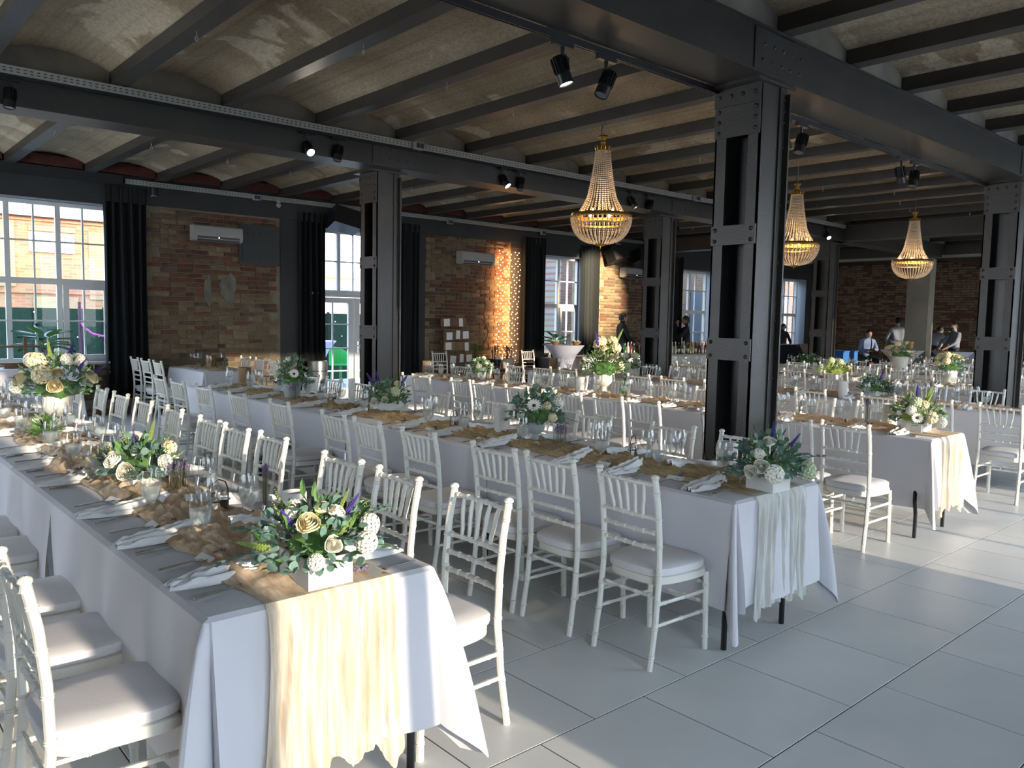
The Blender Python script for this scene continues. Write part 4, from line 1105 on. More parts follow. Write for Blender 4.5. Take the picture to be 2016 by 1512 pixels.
for x, y, lab, z in ((3.95, 9.35, 'pale bark log block at the far end of the second table', TZ), (6.86, 9.65, 'pale bark log block at the far end of the third table', TZ), (9.3, 9.5, 'brown log block at the far end of the fourth table', TZ), (4.62, 12.2, 'dark wooden block on the short wall table', TZ)):
    m_ = MB(); nn = 20; rr = random.Random(int(x*10))
    rads = [.075*(1+rr.uniform(-.07, .07)) for _ in range(nn)]
    vs = [(rads[k]*math.cos(2*PI*k/nn), rads[k]*math.sin(2*PI*k/nn), zz) for zz in (0, .1, .2) for k in range(nn)]
    fs = [(i*nn+k, i*nn+(k+1) % nn, (i+1)*nn+(k+1) % nn, (i+1)*nn+k) for i in range(2) for k in range(nn)]+[tuple(range(2*nn, 3*nn))]
    m_.add(vs, fs); tag(mk('log_block', m_, WOODL, None, (x, y, z)), lab, 'wood block', 'log blocks on the tables')
def caddy(x, y, label, rz=0):
    root = empty('condiment_caddy', (x, y, TZ), rz); m_ = MB()
    m_.tube([(-.05, 0, .01), (-.05, 0, .09), (-.035, 0, .125), (0, 0, .14), (.035, 0, .125), (.05, 0, .09), (.05, 0, .01)], .003, 6)
    for z in (.012, .05):
        m_.tube([(.055*math.cos(2*PI*k/16), .03*math.sin(2*PI*k/16), z) for k in range(17)], .002, 5)
    mk('wire_rack', m_, LEG, root)
    for s_ in (-1, 1):
        m_ = MB(); m_.lathe([(.0005, 0), (.018, 0), (.02, .05), (.015, .062)], n=12); j_ = mk('shaker', m_, GLASS, root, (s_*.026, 0, .008))
        m_ = MB(); m_.lathe([(.016, .060), (.016, .078), (.0005, .082)], n=12); mk('lid', m_, CHROME, j_)
        m_ = MB(); m_.lathe([(.0005, .003), (.016, .003), (.0165, .035), (.0005, .036)], n=10); mk('contents', m_, PAPER if s_ < 0 else DARKC, j_)
    return tag(root, label, 'caddy', 'salt and pepper caddies')
for x, y, lab in ((1.30, 3.36, 'salt and pepper caddy behind the second goblet, nearest table'), (3.72, 4.88, 'black wire caddy with shakers, middle of the second table'), (3.85, 3.2, 'salt and pepper shakers behind the goblet, second table'),
                  (3.83, 6.98, 'small wire caddy left of the folded menu card, second table'), (6.9, 3.75, 'salt and pepper shakers near the end of the third table'), (7.0, 9.05, 'small caddy left of the white roses, third table'), (9.45, 3.5, 'black wire caddy on the fourth table beside the right column')):
    caddy(x, y, lab, R(20))
def lav_jar(x, y, label, h=.10, r_=.045, tall=0, glass=True, z=TZ, n=22):
    root = empty('lavender_jar', (x, y, z)); rr = random.Random(int(x*100+y*10))
    m_ = MB(); m_.lathe([(.0005, .003), (r_, .0), (r_, h), (r_-.002, h)], n=20); mk('jar', m_, GLASS if glass else STONE, root)
    m_ = MB()
    for k in range(n):
        a_, q = rr.uniform(0, 2*PI), rr.uniform(.2, .85)*r_; x0, y0 = q*math.cos(a_), q*math.sin(a_)
        k2 = 1+rr.uniform(.1, .5); zt = h+tall+rr.uniform(.0, .035)
        m_.mi = 0; m_.tube([(x0, y0, .004), (x0*k2, y0*k2, zt)], .0012, 4)
        m_.mi = 1
        for t in range(5): m_.octa((x0*k2+rr.uniform(-.004, .004), y0*k2+rr.uniform(-.004, .004), zt+t*.007-.01), .0055)
    tag(mk('lavender', m_, [mat('dry_stem', (.16, .15, .08), .8), LAV], root, smooth=False), kind='stuff')
    return tag(root, label, 'vase', 'lavender jars')
lav_jar(3.76, 3.76, 'glass jar packed with lavender right of the grey urn, second table')
lav_jar(1.47, 3.28, 'slim glass of lavender left of the short white cylinder, nearest table', .10, .022, .05, n=16)
lav_jar(1.30, 3.85, 'glass jar of lavender right of the cream roses, nearest table', .11, .045)
lav_jar(3.95, 2.46, 'slim glass of dark lavender behind the near goblets, second table', .10, .022, .05, n=16)
lav_jar(3.55, 7.24, 'glass jar of lavender in front of the grey pot, second table', .12, .05)
lav_jar(6.62, 3.0, 'slim glass of lavender left of the yellow green flowers, third table', .12, .022, .07, n=16)
lav_jar(9.42, 4.0, 'dark jar of lavender right of the dark flowers, fourth table', .10, .06)
lav_jar(4.72, 11.9, 'blue grey glass of lavender on the short wall table', .12, .022, .06, n=14)
lav_jar(6.75, 9.45, 'jar of lavender beside the log block, third table', .12, .06)
lav_jar(4.55, 12.35, 'dark lavender bunch in the middle of the short wall table', .12, .03, .08, n=24)
for k, (x, y) in enumerate(((4.45, 12.5), (4.6, 12.6), (4.5, 11.95), (4.75, 12.05), (4.4, 12.2), (4.85, 12.3))):
    wine(x, y, 'wine glass on the short wall table, %s from the window end' % ORD[k])
# bottle on third table
m_ = MB(); m_.lathe([(.0005, 0), (.035, 0), (.037, .02), (.037, .14), (.015, .19), (.013, .25), (.015, .255)], n=18)
thing('glass_bottle', m_.mesh('glass_bottle', thin_glass('green_glass', (.45, .75, .4), .12)), (7.02, 6.0, TZ), 0, 'clear green glass bottle right of the fluted urn, third table', 'bottle')

# ================================================================== CEILING EQUIPMENT
BULB = mat('warm_bulb', (1.0, .62, .25), .4, emit=10)
LENSW = mat('warm_lens', (1.0, .80, .58), .4, emit=9)
LENSD = mat('dark_lens', (.12, .12, .13), .2)
def make_chandelier():
    root = empty('chandelier')
    m_ = MB(); m_.tube([(.0, 0, 1.14), (0, 0, 1.28)], .003, 5)
    for q in range(3): m_.tube([(.012*math.cos(a), 0, 1.165+.03*q+.014*math.sin(a)) if q % 2 else (0, .012*math.cos(a), 1.165+.03*q+.014*math.sin(a)) for a in [2*PI*k/10 for k in range(11)]], .003, 5)
    mk('chain', m_, GALV, root)
    m_ = MB(); m_.tube([(-.022, 0, 1.10), (-.03, 0, 1.2), (-.01, 0, 1.27), (.06, .02, 1.29)], .0035, 5); mk('cable', m_, BLACK, root)
    m_ = MB(); m_.lathe([(.0005, 1.16), (.045, 1.155), (.05, 1.14), (.03, 1.125), (.018, 1.105), (.028, 1.09), (.02, 1.075), (.03, 1.065), (.06, 1.045), (.078, 1.02), (.08, 1.00), (.07, .998)], n=24)
    for k in range(12):
        a = 2*PI*k/12; m_.tube([(.076*math.cos(a), .076*math.sin(a), 1.01), (.088*math.cos(a), .088*math.sin(a), 1.035), (.085*math.cos(a), .085*math.sin(a), 1.05)], [.006, .004, .001], 5)
    mk('crown', m_, BRASS, root)
    m_ = MB(); m_.lathe([(.295, .318), (.31, .32), (.318, .335), (.31, .36), (.30, .362), (.295, .318)], n=48); m_.lathe([(.262, .25), (.272, .252), (.272, .266), (.262, .266), (.262, .25)], n=40)
    mk('ring', m_, BRASS, root)
    m_ = MB(); m_.lathe([(.0005, .035), (.02, .03), (.06, .045), (.065, .052), (.0005, .056)], n=20); m_.lathe([(.0005, .0), (.006, .006), (.003, .014), (.006, .03), (.0005, .034)], n=8); mk('finial', m_, BRASS, root)
    m_ = MB()
    # tapering tent of bead strings
    ns = 28
    for k in range(ns):
        a = 2*PI*k/ns; nb = 32
        for q in range(nb):
            t = q/(nb-1); z = .995-(.995-.37)*t; r_ = .078+.105*t**1.4+.065*max(0, t-.72)**1.3*4.2
            rb = .0078+.0052*t
            if rb*2*ns > 2*PI*r_*1.25 and k % 2: continue
            m_.octa((r_*math.cos(a), r_*math.sin(a), z), rb)
    # bowl strings
    nb2 = 40
    for k in range(nb2):
        a = 2*PI*k/nb2; n2 = 19
        for q in range(n2):
            ph = (PI/2)*(q+.2)/n2; r_ = .312*math.cos(ph)**.72; z = .318-.265*math.sin(ph)**1.05
            if r_ < .07: continue
            if r_ < .17 and k % 2: continue
            m_.octa((r_*math.cos(a), r_*math.sin(a), z), .0135*min(1, .55+r_*1.5))
    tag(mk('crystal_strings', m_, CRYST, root, smooth=False), kind='stuff')
    for k in range(6):
        a = 2*PI*k/6+.3; m_ = MB(); x, y = .2*math.cos(a), .2*math.sin(a)
        m_.lathe([(.0005, .30), (.009, .30), (.009, .345), (.0005, .346)], (x, y, 0), 8); cs = mk('candle_sleeve', m_, BRASS, root)
        m_ = MB(); m_.lathe([(.0005, .346), (.011, .355), (.013, .37), (.006, .39), (.0005, .40)], (x, y, 0), 10); mk('bulb', m_, BULB, cs)
    return root
ch0 = make_chandelier(); reg(ch0)
for k, (x, lab) in enumerate(((6.23, 'largest lit crystal basket chandelier, nearest one, left of the foreground column'), (10.12, 'lit crystal chandelier just right of the foreground column'), (13.93, 'smallest lit crystal chandelier, farthest right'))):
    o = ch0 if k == 0 else copy_tree(ch0)
    if k:
        m_ = MB(); m_.tube([(0, 0, 1.27), (0, 0, 1.51)], .003, 5); mk('wire', m_, GALV, o)
    o.location = (x, 5.7, 2.33); tag(o, lab, 'chandelier', 'crystal basket chandeliers')
    l = bpy.data.lights.new('chandelier_glow', 'POINT'); l.energy = 1.8; l.color = (1, .66, .34); l.shadow_soft_size = .10
    lo = bpy.data.objects.new('chandelier_glow', l); COL.objects.link(lo); lo.location = (x, 5.7, 2.33+.37); lo.parent = None

def tray(x0, x1, y, z, label, axis='x'):
    m_ = MB(); L_ = x1-x0
    m_.box(0, L_, -.0015, .0015, 0, .07); m_.box(0, L_, 0, .06, 0, .003); m_.box(0, L_, -.006, 0, .066, .07)
    o = mk('cable_tray', m_, GALV, None, (x0, y, z) if axis == 'x' else (y, x0, z), 0 if axis == 'x' else PI/2, smooth=False)
    m_ = MB()
    n_ = int(L_/.05)
    for k in range(n_):
        for zz in (.020, .044): m_.box(.05*k, .05*k+.024, -.0025, -.0015, zz, zz+.007)
    tag(mk('slots', m_, mat('slot_dark', (.02, .02, .02), .9), o, smooth=False), kind='stuff')
    return tag(o, label, 'cable tray', None)
tray(XL, 16.0, 7.90, 3.545, 'perforated galvanised cable tray along the left main beam')
tray(3.72, 16.9, 13.17, 3.53, 'perforated galvanised cable tray high on the brick window wall')
tray(7.0, 13.2, 21.2, 3.28, 'pale perforated cable tray in front of the far brick wall', 'y')
def track(x0, x1, y, z, label):
    m_ = MB(); m_.box(x0, x1, y-.018, y+.018, z, z+.035); m_.box(x0, x1, y-.016, y-.005, z-.006, z); m_.box(x0, x1, y+.005, y+.016, z-.006, z)
    return tag(mk('track_rail', m_, BLACK, smooth=False), label, 'light track')
track(XL, 15.8, 7.925, 3.525, 'thin black lighting track under the cable tray, left main beam')
track(XL, 20.0, 3.525, 3.262, 'thin black lighting track along the right main beam')
def make_spot(lit, power, target, name_lab, loc, zt, lens=LENSW):
    x, y = loc; root = empty('track_spotlight', (x, y, zt))
    m_ = MB(); m_.box(-.08, .08, -.017, .017, -.035, -.002); mk('track_adapter', m_, BLACK, root, smooth=False)
    m_ = MB(); m_.tube([(0, 0, -.03), (0, 0, -.075), (.045, 0, -.095), (.05, 0, -.17)], [.014, .011, .011, .009], 8); mk('arm', m_, BLACK, root)
    d = Vector(target).normalized(); q_ = Vector((0, 0, 1)).rotation_difference(-d).to_euler()
    bd = empty('lamp_head', (.0, 0, -.175)); bd.parent = root
    m_ = MB(); m_.lathe([(.0005, .085), (.036, .085), (.040, .07), (.042, -.02), (.046, -.025), (.046, -.085), (.040, -.085), (.038, -.07)], n=24)
    for k in range(14):
        a = 2*PI*k/14; m_.obox((.044*math.cos(a), .044*math.sin(a), .035), (.012, .003, .09), Matrix.Rotation(a, 3, 'Z'))
    hd = mk('housing', m_, BLACK, root, (0, 0, -.175), rot=q_)
    bpy.data.objects.remove(bd)
    m_ = MB(); m_.lathe([(.0005, -.078), (.039, -.078)], n=24); mk('lens', m_, lens if lit else LENSD, hd)
    if lit and power:
        l = bpy.data.lights.new('spot_beam', 'SPOT'); l.energy = power; l.color = (1, .78, .52); l.spot_size = R(38); l.spot_blend = .6; l.shadow_soft_size = .04
        lo = bpy.data.objects.new('spot_beam', l); COL.objects.link(lo); lo.location = Vector((x, y, zt-.175))+d*.095; lo.rotation_euler = d.to_track_quat('-Z', 'Y').to_euler()
    return tag(root, name_lab, 'spotlight', 'black track spotlights')
ZT1, ZT2 = 3.525, 3.262
make_spot(0, 0, (-.1, -.1, -1), 'unlit black track spotlight at the far left edge', (1.35, 7.925), ZT1)
make_spot(1, 40, (.0, -.75, -.62), 'brightly lit track spotlight, left one of the pair before the left column', (4.06, 7.925), ZT1, mat('bright_lens', (1, .85, .68), .4, emit=60))
make_spot(0, 0, (-.25, -.1, -1), 'unlit track spotlight just left of the left column', (4.42, 7.925), ZT1)
make_spot(1, 30, (.2, -.6, -.75), 'lit track spotlight between the left column and the chandelier', (6.81, 7.925), ZT1, mat('mid_lens', (1, .78, .55), .4, emit=22))
make_spot(0, 0, (-.25, -.15, -1), 'unlit track spotlight, second from the left column towards the chandelier', (7.09, 7.925), ZT1)
make_spot(1, 20, (.35, -.4, -.8), 'lit track spotlight immediately right of the largest chandelier', (9.35, 7.925), ZT1)
make_spot(0, 0, (-.3, -.1, -1), 'unlit track spotlight above the column beside the bartender', (9.75, 7.925), ZT1)
make_spot(1, 0, (.25, -.25, -1), 'lit white track spotlight at top centre, left of the pair', (3.47, 3.525), ZT2, mat('white_lens', (.9, .95, 1), .4, emit=4))
make_spot(0, 0, (-.45, .1, -1), 'unlit track spotlight at top centre, right of the pair', (3.86, 3.525), ZT2)
make_spot(1, 10, (.35, -.1, -1), 'track spotlight with pinkish glow behind the foreground column', (6.01, 3.525), ZT2, mat('pink_lens', (1, .55, .45), .4, emit=2.2))
make_spot(0, 0, (-.4, .0, -1), 'unlit track spotlight just right of the foreground column', (6.28, 3.525), ZT2)
make_spot(1, 10, (.25, -.1, -1), 'lit track spotlight, left of the pair near the right column', (8.22, 3.525), ZT2, mat('soft_lens', (1, .75, .6), .4, emit=3))
make_spot(0, 0, (-.35, .0, -1), 'unlit track spotlight, right of the pair near the right column', (8.53, 3.525), ZT2)
make_spot(1, 0, (-.3, -.5, -.5), 'small cold white spotlight by the fifth column, left', (15.3, 7.925), ZT1, mat('cold_lens', (.7, .85, 1), .4, emit=12))
# wall washing lamp on the joist near the bartender
make_spot(1, 1300, (.27, .90, -.36), 'spotlight on a joist washing the bright brick wall behind the bartender', (13.39, 10.2), 3.624)
make_spot(1, 260, (.95, .12, -.22), 'track spotlight washing the far brick wall at right', (20.0, 3.525), ZT2)
def sockets(x, y, z, lab):
    m_ = MB(); m_.box(-.06, .06, -.03, .03, 0, .085); root = mk('socket_box', m_, ACW, None, (x, y, z), smooth=False)
    for s_ in (-.027, .027):
        m_ = MB(); m_.box(s_-.022, s_+.022, -.036, -.03, .015, .07); mk('socket', m_, mat('socket_purple', (.03, .02, .05), .5), root, smooth=False)
    return tag(root, lab, 'socket', 'double socket boxes on the cable trays')
sockets(5.43, 7.86, 3.53, 'white double socket box on the cable tray above the left column')
sockets(10.85, 7.86, 3.53, 'white double socket box on the cable tray near the foreground column')
sockets(5.78, 13.13, 3.50, 'white socket box on the wall cable tray above the grey hatch')
sockets(9.85, 13.13, 3.47, 'white socket box on the wall cable tray above the second air conditioner')
sockets(12.45, 13.13, 3.47, 'white socket box at the right end of the wall cable tray, by the middle curtain')
sockets(15.0, 13.13, 3.44, 'white socket box on the wall tray behind the chandelier')

# ---- wall equipment
def aircon(x0, x1, z0, z1, lab):
    root = empty('air_conditioner', ((x0+x1)/2, YW-.06, z0)); w_, h_ = (x1-x0)/2, z1-z0
    m_ = MB(); pr = [(-.0, 0.02), (-.10, 0.0), (-.17, .02), (-.195, .06), (-.20, h_*.55), (-.19, h_-.02), (-.17, h_), (0, h_)]
    vs = [(s_*w_, y, z) for s_ in (-1, 1) for y, z in pr]; n = len(pr)
    m_.add(vs, [tuple(range(n-1, -1, -1)), tuple(range(n, 2*n))]+[(i, i+1, i+1+n, i+n) for i in range(n-1)])
    mk('casing', m_, ACW, root, smooth=True)
    m_ = MB(); m_.box(-w_*.86, w_*.86, -.2015, -.17, .055, .085); m_.box(-w_*.86, w_*.86, -.19, -.10, .012, .04); mk('air_outlet', m_, BLACK, root, smooth=False)
    m_ = MB(); m_.box(-w_*.86, w_*.86, -.205, -.15, .043, .053); mk('louvre', m_, ACW, root, smooth=False)
    m_ = MB(); m_.box(-.05, .04, -.2012, -.2, .12, .135); mk('logo_plate', m_, mat('grey_badge', (.2, .2, .2), .5), root, smooth=False)
    m_ = MB(); m_.box(-.008, .008, -.2035, -.2015, .062, .076); mk('status_light', m_, mat('blue_led', (.5, .6, 1), .4, emit=6), root, smooth=False)
    return tag(root, lab, 'air conditioner', 'white wall air conditioners')
aircon(4.70, 5.50, 2.74, 3.0, 'white wall air conditioner on the left brick pier beside the grey hatch')
aircon(10.10, 10.98, 2.68, 2.95, 'white wall air conditioner above the card display and hoop')
aircon(15.2, 16.05, 2.65, 2.90, 'white wall air conditioner on the bright brick above the bartender')
m_ = MB(); m_.box(5.52, 6.24, YW-.055, YW-.03, 2.42, 3.10); hatch = mk('wall_hatch', m_, mat('hatch_grey', (.03, .034, .034), .6), smooth=False)
m_ = MB(); m_.box(5.57, 6.19, YW-.075, YW-.055, 2.48, 3.05); mk('hatch_door', m_, MATS['hatch_grey'], hatch, smooth=False)
m_ = MB(); rivets(m_, [(5.66+.11*k, YW-.075, z) for k in range(5) for z in (2.56, 2.95)], (0,-1,0), .012); mk('hatch_bolts', m_, BLACK, hatch)
tag(hatch, 'square grey steel hatch with bolt rows on the left brick pier', 'hatch')
m_ = MB(); m_.lathe([(.0005, 0), (.04, .0), (.04, -.03), (.025, -.04), (.025, -.05), (.04, -.06), (.042, -.085), (.02, -.115), (.0005, -.12)], n=16); o = mk('security_camera', m_, ACW, None, (6.16, 13.1, 3.53)); tag(o, 'white dome camera under the wall cable tray above the grey hatch', 'camera')
m_ = MB(); m_.lathe([(.0005, 0), (.055, 0), (.055, -.13), (.045, -.135), (.0005, -.135)], n=20); o = mk('ceiling_lamp', m_, BLACK, None, (4.12, 13.1, 3.50))
m_ = MB(); m_.lathe([(.056, -.125), (.056, -.132)], n=20); mk('lamp_rim', m_, ACW, o); tag(o, 'short black cylinder lamp right of the left curtain top', 'lamp')
for x, y, z, sx, tilt, lab in ((7.35, 12.95, 3.30, .50, 12, 'large tilted black loudspeaker above the glazed door'), (14.75, 12.95, 3.18, .46, -14, 'tilted black loudspeaker left of the third air conditioner'), (15.65, 12.9, 3.12, .46, 16, 'black loudspeaker partly hidden behind the bar side column')):
    m_ = MB(); m_.box(-sx/2, sx/2, -.17, .17, -.17, .17); o = mk('loudspeaker', m_, BLACK, None, (x, y, z), rot=(R(-18), R(tilt), R(-8)), smooth=False)
    m_ = MB(); m_.box(-sx/2+.02, sx/2-.02, -.176, -.17, -.15, .15); mk('speaker_grille', m_, mat('grille_black', (.006, .006, .006), .8), o, smooth=False)
    m_ = MB(); m_.box(-.03, .03, .17, .36, -.03, .03); mk('bracket', m_, BLACK, o, smooth=False); tag(o, lab, 'loudspeaker', 'black loudspeakers on the window wall')
# string light curtain
root = empty('string_light_curtain', (11.55, YW-.05, 0)); rr = random.Random(2)
m_ = MB(); m_.lathe([(.0005, .009), (.007, .004), (.008, -.004), (.0005, -.009)], n=6); bme = m_.mesh('light_bulb', mat('fairy_bulb', (1, .62, .30), .4, emit=9))
wires = MB(); wires.tube([(-.38, 0, 3.14), (.36, 0, 3.12)], .006, 5)
for k in range(9):
    x = -.34+.08*k; pts = []
    for q in range(22):
        z = 3.02-.118*q+rr.uniform(-.015, .015)-.05*(k % 2)
        xx = x+rr.uniform(-.02, .02)-(.10*(q/21)**2*(k/8) if k > 4 else 0)
        pts.append((xx, rr.uniform(-.03, .02)-.03, z)); ob('light_bulb', bme, root, pts[-1])
    wires.tube([(x, 0, 3.13)]+pts, .0015, 4, False)
mk('wires', wires, mat('amber_wire', (.10, .035, .01), .7), root); tag(root, 'curtain of tiny warm string lights on the brick wall', 'string lights')
l = bpy.data.lights.new('string_glow', 'AREA'); l.shape = 'RECTANGLE'; l.size = .7; l.size_y = 2.4; l.energy = 14; l.color = (1, .5, .2)
lo = bpy.data.objects.new('string_glow', l); COL.objects.link(lo); lo.location = (11.5, YW-.16, 1.85); lo.rotation_euler = (R(90), 0, 0)
# seating-card display
root = empty('card_display', (10.0, YW-.18, 0)); rr = random.Random(4)
m_ = MB()
for s_ in (-.28, .22): m_.tube([(s_-.05, 0, 1.58), (s_+.09, -.05, .1)], .006, 5)
mk('ropes', m_, WOODD, root)
for k, (xo, z, h_) in enumerate(((-.08, 1.49, .17), (.0, 1.22, .18), (.0, 1.00, .18), (.10, .74, .17), (.14, .53, .17), (.14, .28, .17))):
    m_ = MB(); m_.box(xo-.33, xo+.33, -.07-.005*k, -.05-.005*k, z-h_/2, z+h_/2); pl = mk('plank', m_, WOODL if k in (2, 5) else WOODD, root, smooth=False)
    for q, xx in enumerate((-.20, .02, .22) if k in (1, 3) else ((-.19, .17) if k != 2 else (-.22, .25))):
        m_ = MB(); w_ = .075 if q != 1 else .05; cc = (xo+xx, -.085, z+rr.uniform(-.015, .02)); m_.obox(cc, (w_*2, .003, .15 if q != 1 else .17), Matrix.Rotation(rr.uniform(-.08, .08), 3, 'Y')); mk('card', m_, PAPER, pl, smooth=False)
tag(root, 'hanging planks with white seating cards against the brick wall', 'card display')
m_ = MB(); m_.tube([(.31*math.cos(a), 0, .31*math.sin(a)) for a in [2*PI*k/36 for k in range(37)]], .010, 6); root = mk('flower_hoop', m_, mat('cane', (.16, .08, .03), .7), None, (10.62, YW-.12, 1.28))
m_ = MB(); rr = random.Random(8)
for k in range(90):
    a = R(rr.uniform(185, 300)); m_.mi = 0; p = Vector((.31*math.cos(a)+rr.uniform(-.05, .05), rr.uniform(-.05, .02), .31*math.sin(a)+rr.uniform(-.06, .05))); leafm(m_, p, (rr.uniform(-1, 1), rr.uniform(-1, .2), rr.uniform(-1, .5)), (0, -1, .3), .07, .022)
tag(mk('foliage', m_, GRN, root, smooth=False), kind='stuff'); tag(root, 'large cane hoop trimmed with dark leaves on the brick wall', 'wreath')
m_ = MB(); m_.box(10.45, 11.85, 12.6, 13.12, .50, .53); o = mk('side_table', m_, BLACK, smooth=False)
for x, y in ((10.5, 12.65), (11.8, 12.65), (10.5, 13.07), (11.8, 13.07)):
    m_ = MB(); m_.tube([(x, y, 0), (x, y, .5)], .014, 6); mk('leg', m_, BLACK, o)
tag(o, 'low black side table under the hoop and string lights', 'table')
for x, lab, mt in ((10.85, 'dark bucket of lavender bunches under the hoop', BLACK), (11.2, 'pale bucket of lavender bunches left of the string lights', STONEW)):
    root = empty('flower_bucket', (x, 12.85, .531)); m_ = MB(); m_.lathe([(.0005, 0), (.12, 0), (.16, .2), (.15, .2), (.001, .18)], n=20); mk('bucket', m_, mt, root)
    m_ = MB(); rr = random.Random(int(x*10))
    for k in range(70):
        a, q = rr.uniform(0, 6.28), rr.uniform(0, .14); m_.mi = 0; p0 = (q*math.cos(a), q*math.sin(a), .15); p1 = (p0[0]*1.3, p0[1]*1.3, .42+rr.uniform(-.05, .06)); m_.tube([p0, p1], .002, 3)
        m_.mi = 1; m_.octa(p1, .012); m_.octa((p1[0], p1[1], p1[2]-.03), .011)
    tag(mk('lavender', m_, [mat('dry_stem2', (.05, .06, .05), .8), mat('dark_lavender', (.05, .05, .08), .8)], root, smooth=False), kind='stuff')
    for k in range(3):
        m_ = MB(); m_.ico((rr.uniform(-.1, .1), -.12, .22), .045); mk('paper_wrap', m_, PAPER, root)
    tag(root, lab, 'bucket', 'lavender buckets by the wall')
m_ = MB(); m_.lathe([(.0005, 0), (.17, 0), (.17, .76), (.165, .78), (.0005, .78)], n=28); o = mk('waste_bin', m_, mat('bin_grey', (.16, .17, .17), .35, .7), None, (6.76, 12.85, 0))
m_ = MB()
for z in (.2, .4, .6): m_.lathe([(.171, z), (.174, z+.006), (.171, z+.012)], n=28)
mk('bands', m_, BLACK, o); tag(o, 'cylindrical brushed metal bin beside the curtain and glazed door', 'bin')

# ---- left window table and plant
tag(ob('tablecloth', cloth_mesh(.6, 2.78, 12.15, 12.72, True, False, 91, drop=.70, top=.80)), 'white cloth on the display table under the large left window', 'tablecloth', 'white tablecloths')
folding_table(.6, 2.78, 12.15, 12.72, 'display table under the large left window', 'folding banquet tables')
root = empty('wooden_stand', (2.2, 12.42, .80)); m_ = MB()
m_.box(-.3, .34, -.06, .06, .05, .08); m_.box(-.25, .29, -.05, .05, .0, .05); mk('base', m_, WOODD, root, smooth=False)
m_ = MB(); m_.box(-.02, .02, -.02, .02, .08, .42); m_.box(-.3, .18, -.018, .018, .28, .31); mk('cross_frame', m_, WOODD, root, smooth=False); tag(root, 'dark wooden cross shaped stand on the window display table', 'stand')
for k, x in enumerate((2.44, 2.54)):
    root = empty('flower_pot', (x, 12.42, .88)); m_ = MB(); m_.lathe([(.0005, 0), (.035, 0), (.04, .11), (.001, .10)], n=14); mk('pot', m_, WOODL, root)
    m_ = MB(); rr = random.Random(k)
    for q in range(24): leafm(m_, (0, 0, .09), (rr.uniform(-1, 1), rr.uniform(-1, 1), 1.6), (0, 0, 1), rr.uniform(.09, .15), .02)
    tag(mk('dried_stems', m_, LAV, root, smooth=False), kind='stuff'); tag(root, 'small wooden pot of dried flowers on the stand, %s one' % ('left', 'right')[k], 'pot')
def big_plant(x, y, z, h, lab, seed=1, n=16, name='potted_plant', leaf=.30, cols=None):
    root = empty(name, (x, y, z)); rr = random.Random(seed); m_ = MB(); m_.lathe([(.0005, 0), (.10, 0), (.13, .17), (.001, .16)], n=20); mk('pot', m_, BLACK, root)
    for k in range(n):
        a = 2*PI*k*.618; t = k/n; d = Vector((math.cos(a), math.sin(a)*.6, .3+.9*t)).normalized(); m_ = MB(); p0 = Vector((0, 0, .15)); p1 = p0+Vector((d.x*.16, d.y*.16, h*(.25+.5*t)))
        m_.mi = 1; m_.tube([p0, (p0+p1)/2+Vector((0, 0, .03)), p1], .006, 5); m_.mi = 0
        L_ = leaf*rr.uniform(.75, 1.1); W_ = L_*.62; dd = (d+Vector((0, 0, -.5))).normalized(); s_ = dd.cross(Vector((0, 0, 1))).normalized(); nn_ = s_.cross(dd)
        m_.grid(lambda u, v: p1+dd*L_*u+s_*W_*(v-.5)*math.sin(PI*min(1, .12+.9*u))**.7-nn_*(.12*L_*u*u)+nn_*abs(v-.5)*.05, 6, 4)
        mk('leaf', m_, [mat('plant_leaf%d' % (k % 3), [(.015, .10, .05), (.03, .17, .06), (.10, .28, .05)][k % 3], .35), GRN], root)
    return tag(root, lab, 'plant', 'large leaved plants at the windows')
big_plant(2.56, 13.05, .80, .42, 'large leaved green plant in front of the large left window', 3)
big_plant(12.75, 12.95, .72, .42, 'large leaved green plant at the middle window, behind the cocktail table', 5, leaf=.24)
m_ = MB(); m_.box(12.4, 13.4, 12.75, 13.15, 0, .72); o = mk('low_cabinet', m_, mat('blue_grey_cabinet', (.05, .08, .13), .6), smooth=False)
m_ = MB(); m_.box(12.43, 12.89, 12.735, 12.75, .04, .68); mk('door', m_, MATS['blue_grey_cabinet'], o, smooth=False)
m_ = MB(); m_.box(12.91, 13.37, 12.735, 12.75, .04, .68); mk('door', m_, MATS['blue_grey_cabinet'], o, smooth=False); tag(o, 'blue grey low cabinet under the middle window', 'cabinet')

# ================================================================== BAR, COCKTAIL TABLES, PEOPLE
STR = mat('stretch_cover', (.40, .40, .46), .8)
def cocktail(x, y, r_, h, lab, mt=STR):
    root = empty('cocktail_table', (x, y, 0)); m_ = MB()
    m_.lathe([(r_*.70, .0), (r_*.60, .05), (r_*.40, .25*h), (r_*.34, .42*h), (r_*.40, .62*h), (r_*.62, .82*h), (r_*.98, .985*h), (r_, h), (.001, h+.003)], n=32)
    mk('stretch_cover', m_, mt, root); m_ = MB(); m_.lathe([(.0005, .002), (r_*.5, .0), (r_*.5, -.0), (.03, .02)], n=20); m_.tube([(0, 0, .01), (0, 0, h-.02)], .03, 8); mk('pedestal', m_, BLACK, root)
    return tag(root, lab, 'cocktail table', 'cocktail tables in white stretch covers')
cocktail(11.37, 11.3, .40, 1.08, 'cocktail table with bowls before the middle window')
cocktail(20.05, 8.32, .50, 1.0, 'cocktail table with a tray of glasses left of the concrete pillar')
cocktail(20.95, 7.5, .46, .985, 'cocktail table right of the concrete pillar')
